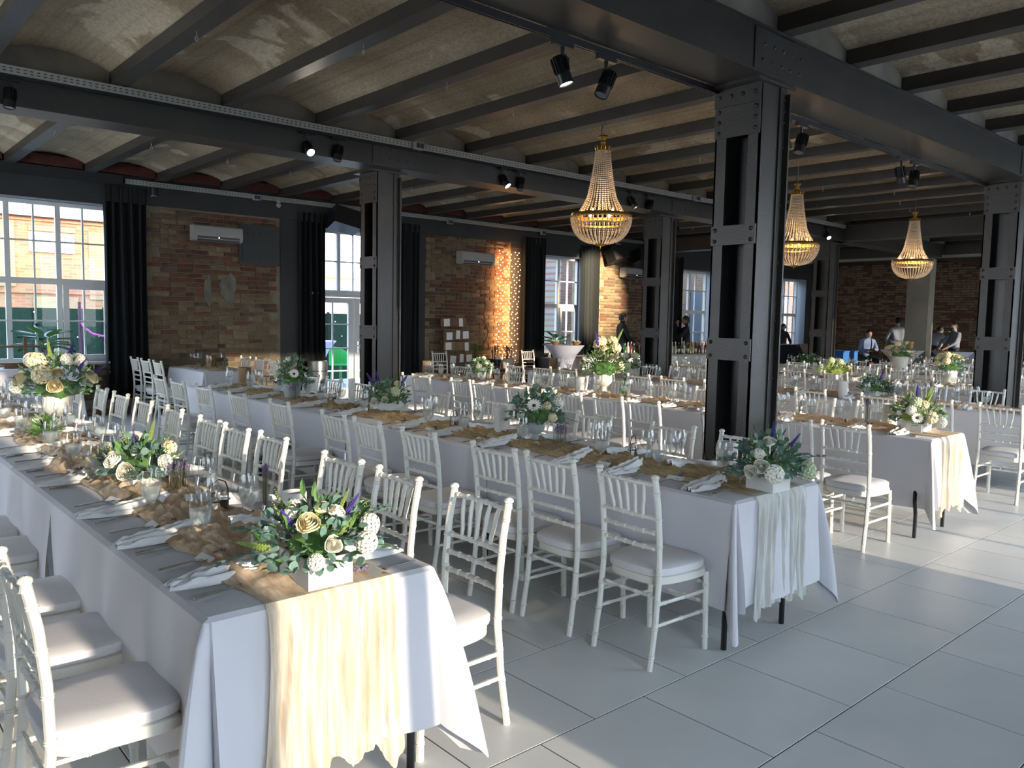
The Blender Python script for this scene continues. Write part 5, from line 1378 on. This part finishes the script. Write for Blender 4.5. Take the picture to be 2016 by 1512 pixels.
for k, (dx, dy) in enumerate(((-.16, .1), (.2, -.12))):
    m_ = MB(); m_.lathe([(.0005, 0), (.05, .0), (.11, .07), (.10, .07), (.04, .012), (.0005, .01)], n=20); o = mk('snack_bowl', m_, WOODL, None, (11.37+dx, 11.3+dy, 1.084))
    m_ = MB(); rr = random.Random(k)
    for q in range(20): m_.ico((rr.uniform(-.06, .06), rr.uniform(-.06, .06), .05+rr.uniform(0, .03)), .022)
    tag(mk('snacks', m_, PETY, o), kind='stuff'); tag(o, 'wooden bowl on the cocktail table before the middle window, %s' % ('left', 'right')[k], 'bowl')
lav_jar(11.4, 11.22, 'dark glass of lavender between the bowls on the cocktail table', .10, .025, .06, z=1.084, n=14)
for k in range(14):
    a = k*.9; q = .12+.28*((k*7) % 10)/10
    x, y = 20.05+q*math.cos(a), 8.32+q*math.sin(a)
    o = wine(x, y, 'stemmed glass of the tray on the cocktail table left of the pillar', 'glasses on the far cocktail table', z=1.004)
m_ = MB(); m_.lathe([(.0005, 0), (.05, 0), (.055, .2), (.0005, .2)], n=14); thing('juice_jug', m_.mesh('juice_jug', mat('orange_juice', (.7, .33, .03), .3)), (20.0, 8.1, 1.004), 0, 'orange juice jug on the far cocktail table', 'jug')
# bar counter
BARW = mat('bar_white', (.62, .64, .64), .6)
m_ = MB(); m_.box(11.9, 18.3, 11.3, 11.34, .02, .80); root = mk('bar_counter', m_, BARW, smooth=False)
m_ = MB(); m_.box(11.85, 18.35, 11.25, 11.85, .80, .835); mk('worktop', m_, mat('bar_top', (.42, .36, .27), .5), root, smooth=False)
for x in (11.9, 18.26):
    m_ = MB(); m_.box(x, x+.04, 11.34, 11.8, .02, .80); mk('side_panel', m_, BARW, root, smooth=False)
for x in (13.5, 15.1, 16.7):
    m_ = MB(); m_.box(x-.004, x+.004, 11.297, 11.3, .02, .80); mk('panel_joint', m_, STEEL, root, smooth=False)
tag(root, 'long white bar counter covered with bottles', 'bar')
rr = random.Random(21)
BC = [(.03, .10, .03), (.55, .50, .35), (.16, .03, .02), (.02, .03, .02), (.7, .68, .55), (.12, .05, .02), (.65, .45, .12)]
bms = []
BCN = ['green', 'clear pale', 'red', 'black', 'frosted white', 'brown', 'amber']
for k, c in enumerate(BC):
    m_ = MB(); hh = .26+.02*(k % 3); r_ = .036
    m_.lathe([(.0005, 0), (r_, 0), (r_, hh*.55), (r_*.4, hh*.72), (r_*.36, hh), (.0005, hh)], n=12); bms.append((m_.mesh('bottle', mat('bottle_glass%d' % k, c, .12, spec=.8)), hh, k))
m_ = MB(); m_.lathe([(.0368, .05), (.0368, .12)], n=12); LBL = m_.mesh('bottle_label', PAPER)
x = 14.0; BN = [1, 1]
while x < 18.2:
    for row in range(2):
        me, hh, k = rr.choice(bms)
        y = 11.42+.13*row+rr.uniform(-.02, .02)
        o = thing('bottle', me, (x+rr.uniform(-.015, .015)+.05*row, y, .837), 0, '%s bottle, number %d from the left in the %s row on the bar' % (BCN[k], BN[row], ('front', 'back')[row]), 'bottle', 'bottles crowded on the bar'); BN[row] += 1
        if k in (0, 3, 5): ob('label', LBL, o)
    x += .115
for k in range(4):
    me, hh, kk = bms[k]; thing('bottle', me, (13.45+.1*k, 11.5, .837), 0, '%s bottle at the left end of the bar beside the riveted column' % BCN[k], 'bottle', 'bottles at the left end of the bar')
for k in range(3):
    m_ = MB(); m_.lathe([(.0005, 0), (.07, 0), (.09, .16), (.08, .16), (.001, .14)], n=18); o = mk('bar_bucket', m_, [BLACK, mat('yellow_pail', (.55, .42, .1), .5), BLACK][k], None, (15.25+.21*k, 11.70, .837)); tag(o, '%s bar pail among the bottles, %s of three' % (('black', 'yellow', 'black')[k], ORD[k]), 'pail')
m_ = MB(); rr2 = random.Random(7)
for k in range(6): m_.ico((13.05+.07*k, 11.45+rr2.uniform(-.03, .03), .86), .035, sz=.6)
tag(mk('folded_cloth', m_, NAP), 'heap of white cloths at the left end of the bar', 'cloth')
# service tables at the far end
for x0, x1, y0, y1, z, mt, lab in ((22.0, 22.9, 10.75, 11.35, .84, mat('blue_cloth', (.03, .14, .42), .8), 'table under bright blue cloth left of the seated musician'), (22.2, 23.6, 7.0, 7.75, .97, STR, 'white service counter beside the masked waiter')):
    m_ = MB(); m_.box(x0, x1, y0, y1, .0, z-.03); o = mk('service_table', m_, mt, smooth=False); m_ = MB(); m_.box(x0-.02, x1+.02, y0-.02, y1+.02, z-.03, z); mk('top', m_, BLACK if mt is STR else mt, o, smooth=False); tag(o, lab, 'table')
m_ = MB(); m_.box(19.9, 22.9, 12.0, 12.5, .5, .98); o = mk('dj_desk', m_, BLACK, smooth=False); m_ = MB(); m_.box(19.95, 22.85, 12.05, 12.45, 0, .5); mk('base', m_, BLACK, o, smooth=False); tag(o, 'black desk in the dark below the fifth window', 'desk')

def person(name_lab, loc, rz, pose, shirt, trouser, hair=HAIR, scale=1.0, mask=False, extra=None, seated=False):
    """one continuous skinned body; materials by height and limb"""
    J = dict(pel=(0, 0, .96), sp=(0, .0, 1.14), ch=(0, .0, 1.34), nk=(0, .01, 1.49), hd=(0, .03, 1.58), ht=(0, .03, 1.66),
             sl=(.17, 0, 1.42), el=(.23, -.02, 1.15), wl=(.22, .12, .95), sr=(-.17, 0, 1.42), er=(-.23, -.02, 1.15), wr=(-.22, .12, .95),
             hl=(.09, 0, .92), kl=(.10, .03, .50), al=(.10, -.02, .08), tl=(.11, .15, .03), hr=(-.09, 0, .92), kr=(-.10, .03, .50), ar=(-.10, -.02, .08), tr=(-.11, .15, .03))
    J.update(pose)
    rad = dict(pel=(.155, .11), sp=(.135, .10), ch=(.165, .11), nk=(.058, .06), hd=(.072, .082), ht=(.07, .08), sl=(.068, .068), el=(.047, .047), wl=(.03, .03), sr=(.068, .068), er=(.047, .047), wr=(.03, .03),
               hl=(.095, .10), kl=(.06, .062), al=(.04, .045), tl=(.035, .03), hr=(.095, .10), kr=(.06, .062), ar=(.04, .045), tr=(.035, .03))
    E_ = [('pel','sp'),('sp','ch'),('ch','nk'),('nk','hd'),('hd','ht'),('ch','sl'),('sl','el'),('el','wl'),('ch','sr'),('sr','er'),('er','wr'),('pel','hl'),('hl','kl'),('kl','al'),('al','tl'),('pel','hr'),('hr','kr'),('kr','ar'),('ar','tr')]
    names = list(rad); V = [Vector(J[k]) for k in names]; RD = [rad[k] for k in names]; ED = [(names.index(a), names.index(b)) for a, b in E_]
    for s_, wk, ek in ((1, 'wl', 'el'), (-1, 'wr', 'er')):   # palm and five fingers
        wv = Vector(J[wk]); d = (wv-Vector(J[ek])).normalized(); side = d.cross(Vector((0, 0, 1))); side = side.normalized() if side.length > .2 else Vector((1, 0, 0)); nrm = side.cross(d)
        pi_ = len(V); V.append(wv+d*.075); RD.append((.034, .018)); ED.append((names.index(wk), pi_))
        for k in range(4):
            b = len(V); L_ = (.062, .072, .068, .052)[k]; o_ = side*(.024-.016*k)
            V.append(wv+d*.10+o_); RD.append((.009, .009)); V.append(wv+d*(.10+L_*.6)+o_*1.1-nrm*.012); RD.append((.008, .008)); V.append(wv+d*(.10+L_*.9)+o_*1.1-nrm*.035); RD.append((.007, .007))
            ED += [(pi_, b), (b, b+1), (b+1, b+2)]
        b = len(V); V.append(wv+d*.045+side*.038); RD.append((.010, .010)); V.append(wv+d*.085+side*.056-nrm*.01); RD.append((.009, .009)); ED += [(pi_, b), (b, b+1)]
    me = bpy.data.meshes.new('body'); me.from_pydata([tuple(v) for v in V], ED, [])
    tmp = bpy.data.objects.new('tmp_body', me); COL.objects.link(tmp)
    sk = tmp.modifiers.new('s', 'SKIN'); sk.use_smooth_shade = True
    for i, r_ in enumerate(RD): me.skin_vertices[0].data[i].radius = r_
    me.skin_vertices[0].data[0].use_root = True
    ss = tmp.modifiers.new('u', 'SUBSURF'); ss.levels = 1; ss.render_levels = 1
    dg = bpy.context.evaluated_depsgraph_get(); dg.update()
    nm_ = bpy.data.meshes.new_from_object(tmp.evaluated_get(dg)); bpy.data.objects.remove(tmp)
    nm_.name = 'body'; nm_.materials.clear()
    for mt in (shirt, trouser, SKIN, BLACK): nm_.materials.append(mt)
    P_ = {k: Vector(J[k]) for k in names}
    def dseg(p, a, b):
        ab = b-a; t = max(0, min(1, (p-a).dot(ab)/ab.length_squared)); return (p-(a+ab*t)).length, t
    for pl in nm_.polygons:
        c = pl.center; best = min(((dseg(c, P_[a], P_[b])[0]-.5*(rad[a][0]+rad[b][0]), dseg(c, P_[a], P_[b])[1], a, b) for a, b in E_), key=lambda q: q[0])
        _, t, a, b = best; mi = 0
        if (a, b) in (('pel','hl'), ('hl','kl'), ('kl','al'), ('pel','hr'), ('hr','kr'), ('kr','ar')): mi = 1
        elif b in ('tl', 'tr'): mi = 3
        elif a in ('nk', 'hd'): mi = 2
        elif b in ('wl', 'wr') and (t > .93): mi = 2
        elif (a, b) == ('pel', 'sp') and t < .25: mi = 1
        pl.material_index = mi
    root = empty('person', loc, rz); root.scale = (scale,)*3
    body = ob('body', nm_, root)
    # head with face
    H_ = Vector(J['hd'])+Vector((0, .005, .035)); yaw_ = pose.get('yaw', 0) if isinstance(pose.get('yaw', 0), (int, float)) else 0
    m_ = MB(); m_.mi = 0; nu, nv = 20, 16
    def hf(u, v):
        a = 2*PI*u; t = PI*v; x = .073*math.sin(t)*math.cos(a); y = .092*math.sin(t)*math.sin(a); z = .118*math.cos(t)
        if z < 0: x *= 1+.9*z; y *= 1+.55*z
        if y > .02 and -.03 < z < .03: y -= .004
        if y > .06 and abs(x) < .022 and -.045 < z < .012: y += .020*(1-abs(x)/.022)*(1 if z < -.01 else .5)
        if y > .055 and abs(x) < .03 and -.075 < z < -.055: y += .004
        return (x, y, z)
    m_.grid(hf, nu, nv)
    for s_ in (-1, 1): m_.tube([(s_*.072, -.005, -.03), (s_*.084, -.012, 0), (s_*.080, -.012, .025), (s_*.072, -.002, .03)], [.006, .009, .008, .004], 6)
    hd = ob('head', m_.mesh('head', SKIN), root, H_, rot=(pose.get('nod', 0), 0, pose.get('turn', 0)))
    m_ = MB()
    for s_ in (-1, 1): m_.ico((s_*.029, .082, .008), .009, sz=.6)
    mk('eyes', m_, DARKC, hd); m_ = MB(); m_.tube([(-.024, .074, -.062), (0, .083, -.062), (.024, .074, -.062)], .004, 5); mk('mouth', m_, mat('lips', (.22, .08, .06), .5), hd)
    m_ = MB()
    def hr(u, v):
        a = 2*PI*u; lim = .40*PI if math.sin(a) > .35 else (.62*PI if math.sin(a) < -.1 else .5*PI); t = lim*v; return (.080*math.sin(t)*math.cos(a), .010*-1+.099*math.sin(t)*math.sin(a), .128*math.cos(t)+.002*math.sin(a*9))
    m_.grid(hr, 24, 8); mk('hair', m_, hair, hd)
    if mask:
        m_ = MB(); m_.grid(lambda u, v: (.062*math.sin((u-.5)*2.6), .080*math.cos((u-.5)*2.3)+.022*(1-abs(u-.5)*2), -.02-.065*v), 10, 4); mk('face_mask', m_, BLACK, hd)
    if extra: extra(root, hd, J)
    return tag(root, name_lab, 'person')
def phones(root, hd, J):
    m_ = MB(); m_.tube([(.088*math.cos(a), 0, .10*math.sin(a)+.02) for a in [PI*k/12 for k in range(13)]], .009, 6)
    for s_ in (-1, 1): m_.lathe([(.0005, -.02), (.035, -.02), (.035, .02), (.0005, .02)], (s_*.088, 0, .0), 12, axis=(1, 0, 0))
    mk('headphones', m_, BLACK, hd)
def apron(root, hd, J):
    m_ = MB(); m_.grid(lambda u, v: (.13*(u-.5)*2*(.6+.5*v), .125+.02*math.cos((u-.5)*3)+.02*v, 1.36-.72*v), 8, 8); mk('apron', m_, mat('apron_navy', (.015, .02, .035), .8), root)
# standing at the left end of the bar, facing right
person('man in black shirt and apron standing by the lit brick wall behind the bar', (14.25, 12.3, 0), R(-120), dict(el=(.22, .10, 1.16), wl=(.12, .32, 1.06), er=(-.22, .10, 1.16), wr=(-.10, .32, 1.08), turn=R(5)), SHIRTB, mat('blue_jeans', (.012, .022, .05), .8), extra=apron, scale=1.02)
person('person in black drinking behind the bar in front of the window', (16.75, 12.3, 0), R(40), dict(el=(.20, .22, 1.30), wl=(.08, .22, 1.50), er=(-.22, .16, 1.2), wr=(-.12, .33, 1.15), turn=R(10)), SHIRTB, TROUB, scale=1.0)
person('person in black wearing headphones behind the dark desk', (22.15, 12.75, 0), R(150), dict(el=(.23, .12, 1.15), wl=(.15, .3, 1.02), er=(-.23, .12, 1.15), wr=(-.15, .3, 1.02), nod=R(-18)), SHIRTB, TROUB, scale=.91, extra=phones)
def sax(root, hd, J):
    o = root; m_ = MB()
    m_.tube([(0, .16, 1.02), (.0, .20, 1.0), (.01, .24, .92), (.04, .26, .66), (.06, .28, .52), (.07, .33, .47), (.08, .38, .52), (.09, .41, .70)], [.008, .01, .014, .024, .032, .036, .042, .062], 12)
    for k in range(7): m_.lathe([(.0005, 0), (.014, .0), (.012, .008), (.0005, .009)], (.012+.006*k, .275+.004*k, .88-.05*k), 8, axis=(0, 1, 0))
    mk('saxophone', m_, mat('old_brass', (.16, .11, .05), .3, 1.0), None, (0, 0, 0))
DZ = -.44
P_sit = dict(pel=(0, 0, .52), sp=(0, .02, .70), ch=(0, .05, .90), nk=(0, .07, 1.05), hd=(0, .10, 1.14), ht=(0, .10, 1.22), sl=(.17, .05, .98), el=(.24, .12, .74), wl=(.10, .30, .68), sr=(-.17, .05, .98), er=(-.24, .12, .74), wr=(-.08, .30, .78),
             hl=(.09, .05, .50), kl=(.16, .42, .50), al=(.17, .42, .08), tl=(.18, .56, .03), hr=(-.09, .05, .50), kr=(-.16, .42, .50), ar=(-.17, .42, .08), tr=(-.18, .56, .03), nod=R(-12))
def up_(p, dz): return {k: ((v[0], v[1], v[2]+dz) if isinstance(v, tuple) and k not in ('al', 'ar', 'tl', 'tr') else v) for k, v in p.items()}
person('seated musician in pale blue shirt playing a saxophone', (21.9, 10.05, 0), R(140), up_(P_sit, .14), mat('pale_blue_shirt', (.16, .22, .36), .8), TROUB, scale=1.02)
rt_ = Matrix.Rotation(R(140), 4, 'Z'); m_ = MB()
m_.tube([rt_ @ Vector(p) for p in ((.0, .21, 1.22), (.0, .26, 1.2), (.01, .31, 1.10), (.04, .34, .84), (.06, .36, .70), (.07, .41, .65), (.08, .46, .70), (.09, .49, .88))], [.008, .01, .014, .024, .032, .036, .042, .062], 12)
tag(mk('saxophone', m_, mat('old_brass', (.16, .11, .05), .3, 1.0), None, (21.9, 10.05, 0)), 'saxophone held by the seated musician', 'saxophone')
m_ = MB(); m_.lathe([(.0005, .50), (.17, .50), (.17, .56), (.0005, .57)], n=20); o = mk('stool', m_, mat('orange_seat', (.5, .16, .03), .7), None, (21.92, 10.02, 0))
for k in range(4):
    a = PI/4+k*PI/2; m_ = MB(); m_.tube([(.12*math.cos(a), .12*math.sin(a), .5), (.18*math.cos(a), .18*math.sin(a), 0)], .012, 6); mk('leg', m_, BLACK, o)
tag(o, 'orange seated stool under the musician', 'stool')
person('waiter in white shirt with his back turned, left of the concrete pillar', (22.55, 9.5, 0), R(-41), dict(el=(.25, .10, 1.16), wl=(.14, .26, 1.04), er=(-.25, .10, 1.16), wr=(-.14, .26, 1.04), nod=R(-10)), SHIRTW, TROUB, scale=1.04)
person('waiter in white shirt leaning over behind the concrete pillar', (23.2, 8.85, 0), R(-100), dict(sp=(0, .06, 1.12), ch=(0, .20, 1.27), nk=(0, .31, 1.37), hd=(0, .38, 1.44), ht=(0, .40, 1.52), sl=(.17, .22, 1.33), sr=(-.17, .22, 1.33), el=(.24, .36, 1.12), wl=(.15, .52, 1.0), er=(-.24, .36, 1.12), wr=(-.15, .52, 1.0), nod=R(-20)), SHIRTW, TROUB)
person('masked waiter in white shirt facing left beside the service counter', (23.4, 8.35, 0), R(62), dict(el=(.22, .16, 1.16), wl=(.12, .38, 1.02), er=(-.22, .16, 1.16), wr=(-.12, .38, 1.02)), SHIRTW, TROUB, scale=.98, mask=True)

# ================================================================== OUTSIDE
m_ = MB(); m_.box(-40, 80, YW+.5, 70, -.3, -.02); m_.box(-60, 80, -60, YB-.35, -.3, -.02); tag(mk('ground', m_, mat('courtyard_paving', (.28, .27, .25), .9, var=(.34, .33, .31), scale=2), smooth=False), kind='structure')
def brickmat(name, c1, c2, mo, sc=1.0):
    m = bpy.data.materials.new(name); m.use_nodes = True; nt = m.node_tree; N = nt.nodes; L = nt.links; b_ = N['Principled BSDF']; b_.inputs['Roughness'].default_value = .9
    tc_ = N.new('ShaderNodeTexCoord'); mp = N.new('ShaderNodeMapping'); mp.inputs['Rotation'].default_value = (R(90), 0, 0); br = N.new('ShaderNodeTexBrick')
    L.new(tc_.outputs['Object'], mp.inputs[0]); L.new(mp.outputs[0], br.inputs[0])
    br.inputs['Color1'].default_value = (*c1, 1); br.inputs['Color2'].default_value = (*c2, 1); br.inputs['Mortar'].default_value = (*mo, 1)
    br.inputs['Scale'].default_value = 1; br.inputs['Brick Width'].default_value = .26*sc; br.inputs['Row Height'].default_value = .08*sc; br.inputs['Mortar Size'].default_value = .010
    nz = N.new('ShaderNodeTexNoise'); nz.inputs['Scale'].default_value = .9; mx = N.new('ShaderNodeMixRGB'); mx.blend_type = 'MULTIPLY'; mx.inputs[0].default_value = .5
    L.new(tc_.outputs['Object'], nz.inputs['Vector']); L.new(br.outputs[0], mx.inputs[1]); L.new(nz.outputs['Color'], mx.inputs[2]); L.new(mx.outputs[0], b_.inputs['Base Color'])
    MATS[name] = m; return m
OB = brickmat('courtyard_orange_brick', (.42, .15, .065), (.46, .24, .12), (.34, .25, .17))
OY = brickmat('courtyard_yellow_brick', (.46, .30, .14), (.40, .25, .11), (.34, .28, .2))
root = empty('brick_building', (5, 25, 0))
m_ = MB(); m_.box(-25, 5.5, 0, 8, 0, 4.2); mk('wall', m_, OB, root, smooth=False)
for k in range(-6, 2):
    for a_, b_ in ((1.2+2.9*k-5, 2.2+2.9*k-5),):
        pass
for a_, b_, z0, z1 in ((-1.6, -.75, 2.2, 3.95), (1.05, 2.2, 1.9, 3.8), (-.42, .72, 3.72, 3.86), (-4.6, -3.4, 2.2, 3.95), (-.35, .75, 1.5, 1.95)):
    m_ = MB(); m_.box(a_, b_, -.05, 0, z0, z1); mk('brick_panel', m_, OY, root, smooth=False)
for z0, z1 in ((3.98, 4.03), (2.03, 2.08)):
    m_ = MB(); m_.box(-25, 5.5, -.06, 0, z0, z1); mk('string_course', m_, OB, root, smooth=False)
wn_ = (-.42, .68, 3.15, 3.68)
m_ = MB(); m_.box(wn_[0], wn_[1], -.09, -.01, wn_[2], wn_[3]); f_ = mk('window', m_, mat('bright_white_frame', (.8, .8, .8), .5), root, smooth=False)
for a_, b_ in ((-.36, .08), (.2, .60)):
    m_ = MB(); m_.box(a_, b_, -.095, -.09, wn_[2]+.07, wn_[3]-.06); mk('pane', m_, mat('curtained_glass', (.33, .36, .40), .2), f_, smooth=False)
m_ = MB(); m_.tube([(-25, -.2, 4.17), (5.6, -.2, 4.17)], .085, 10); mk('gutter', m_, mat('zinc_gutter', (.62, .66, .68), .4), root)
m_ = MB(); m_.add([(-25, -.28, 4.24), (5.6, -.28, 4.24), (5.6, 5, 6.3), (-25, 5, 6.3), (-25, 5, 4.2), (5.6, 5, 4.2)], [(0,1,2,3), (1,5,2), (0,3,4)]); mk('roof', m_, mat('metal_roof', (.42, .46, .50), .5), root, smooth=False)
m_ = MB()
for k in range(20): m_.tube([(-8+.62*k, -.1, 4.3), (-8.03+.62*k, .12, 4.52)], .012, 4)
mk('snow_guards', m_, GALV, root)
tag(root, 'sunlit orange brick building with white window across the courtyard', 'building')
# green hedge screen
root = empty('hedge_screen', (0, 17.6, 0)); gm = mat('artificial_hedge', (.002, .020, .010), .9, var=(.005, .040, .016), scale=18, bump=.8, bscale=90)
for k in range(16):
    m_ = MB(); x0 = -3+1.25*k; m_.box(x0, x0+1.235, -.05, .05, .02, 1.625); mk('hedge_panel', m_, gm, root, smooth=False)
for k in range(0, 16, 2):
    m_ = MB(); x0 = -3+1.25*k; m_.box(x0-.03, x0+.03, -.09, -.05, 0, 1.66); mk('post', m_, BLACK, root, smooth=False)
m_ = MB(); rr = random.Random(3)
for k in range(60): m_.ico((rr.uniform(-3, 17), -.06, rr.uniform(.3, 1.6)), .02)
tag(mk('white_dots', m_, PAPER, root), kind='stuff'); tag(root, 'dark green artificial hedge screen outside the windows', 'hedge')
m_ = MB(); m_.tube([(4.03, 17.3, 1.34), (4.1, 17.3, 1.24), (4.22, 17.3, 1.14), (4.40, 17.3, 1.09), (4.75, 17.3, 1.10)], .02, 8)
tag(mk('swing_rope', m_, mat('magenta_rope', (.38, .05, .28), .6)), 'magenta curved rope on a dark post outside the large window', 'rope')
m_ = MB(); m_.tube([(4.01, 17.34, 0), (4.01, 17.34, 1.76)], .03, 6); tag(mk('rope_post', m_, mat('post_dark', (.05, .01, .04), .6)), 'thin dark post holding the magenta rope outside', 'post')
cocktail(8.42, 16.0, .40, 1.02, 'bluish cocktail table outside behind the glazed door', mat('outdoor_cover', (.45, .55, .9), .8))
root = empty('garden_chair', (9.15, 16.3, 0), R(200)); gp = mat('green_plastic', (.03, .32, .07), .5)
m_ = MB(); m_.grid(lambda u, v: (.28*math.sin((u-.5)*3.0), -.25*math.cos((u-.5)*3.0), .45+.42*v*(.55+.45*math.cos((u-.5)*2.6))), 12, 6); mk('back_shell', m_, gp, root)
m_ = MB(); m_.lathe([(.0005, .44), (.25, .45), (.26, .47)], n=20); mk('seat', m_, gp, root)
for k in range(4):
    a = PI/4+k*PI/2; m_ = MB(); m_.tube([(.18*math.cos(a), .18*math.sin(a), .45), (.24*math.cos(a), .24*math.sin(a), 0)], .014, 6); mk('leg', m_, gp, root)
tag(root, 'bright green plastic chair outside behind the glazed door', 'chair')
# pale far buildings seen above the hedge through the door
pb = mat('pale_render', (.62, .55, .45), .9)
for (x0, x1, y0, zt, lab, rows) in ((19.5, 22.9, 40, 5.3, 'pale tall apartment block far behind the glazed door', ((3.7, 4.3),)), (17, 26, 33, 3.62, 'long pale low building far behind the glazed door', ((2.4, 2.85),))):
    root = empty('far_building', (x0, y0, 0)); m_ = MB(); m_.box(0, x1-x0, 0, 5, 0, zt); mk('wall', m_, pb, root, smooth=False)
    m_ = MB(); m_.box(-.05, x1-x0+.05, -.06, 0, zt-.1, zt); mk('cornice', m_, BARW, root, smooth=False)
    for z0, z1 in rows:
        q = .4
        while q < x1-x0-.5:
            m_ = MB(); m_.box(q, q+.42, -.03, 0, z0, z1); f_ = mk('window', m_, BARW, root, smooth=False); m_ = MB(); m_.box(q+.06, q+.36, -.035, -.03, z0+.06, z1-.06); mk('pane', m_, mat('far_glass', (.22, .32, .42), .3), f_, smooth=False); q += .62
    tag(root, lab, 'building')
m_ = MB(); m_.tube([(15.6, 30, -.02), (15.6, 30, 2.9), (15.75, 30, 3.1), (16.0, 30, 3.16), (19.5, 30, 3.16)], .09, 8); tag(mk('yellow_pipe', m_, mat('yellow_paint', (.5, .42, .12), .6)), 'yellow overhead pipe far behind the glazed door', 'pipe')
# darker brick annex close behind the right hand windows
DBm = brickmat('annex_brick', (.20, .10, .07), (.26, .15, .11), (.22, .20, .18))
root = empty('brick_annex', (15.5, 15.6, 0)); m_ = MB(); m_.box(0, 14, 0, 3, 0, 3.4); mk('wall', m_, DBm, root, smooth=False)
for k in range(5):
    m_ = MB(); m_.box(.6+2.6*k, 1.5+2.6*k, -.03, 0, .9, 2.6); f_ = mk('window', m_, STEEL, root, smooth=False); m_ = MB(); m_.box(.66+2.6*k, 1.44+2.6*k, -.04, -.03, .96, 2.54); mk('pane', m_, mat('annex_glass', (.10, .13, .16), .15), f_, smooth=False)
m_ = MB(); m_.box(-.2, 14.2, -.25, 3.2, 3.4, 3.5); mk('roof_edge', m_, BLACK, root, smooth=False); tag(root, 'dark brick annex seen through the right hand windows', 'building')
for k, (x, y, h_) in enumerate(((22.5, 21.8, 4.6), (27, 22, 5.0), (32, 22, 4.4))):
    root = empty('tree', (x, y, 0)); m_ = MB(); m_.tube([(0, 0, 0), (.05, 0, h_*.6)], [.14, .07], 8); mk('trunk', m_, WOODD, root)
    m_ = MB(); rr = random.Random(k)
    for q in range(500):
        v = Vector((rr.gauss(0, 1), rr.gauss(0, 1), rr.gauss(0, 1))).normalized()*rr.uniform(.5, 1)
        leafm(m_, (v.x*1.7, v.y*1.7, h_*.75+v.z*1.4), (rr.uniform(-1, 1), rr.uniform(-1, 1), rr.uniform(-1, .4)), (rr.uniform(-1, 1), -1, .6), .34, .22)
    tag(mk('crown', m_, GRN, root, smooth=False), kind='stuff'); tag(root, 'leafy green tree beyond the window wall, %s from the left' % ORD[k], 'tree')
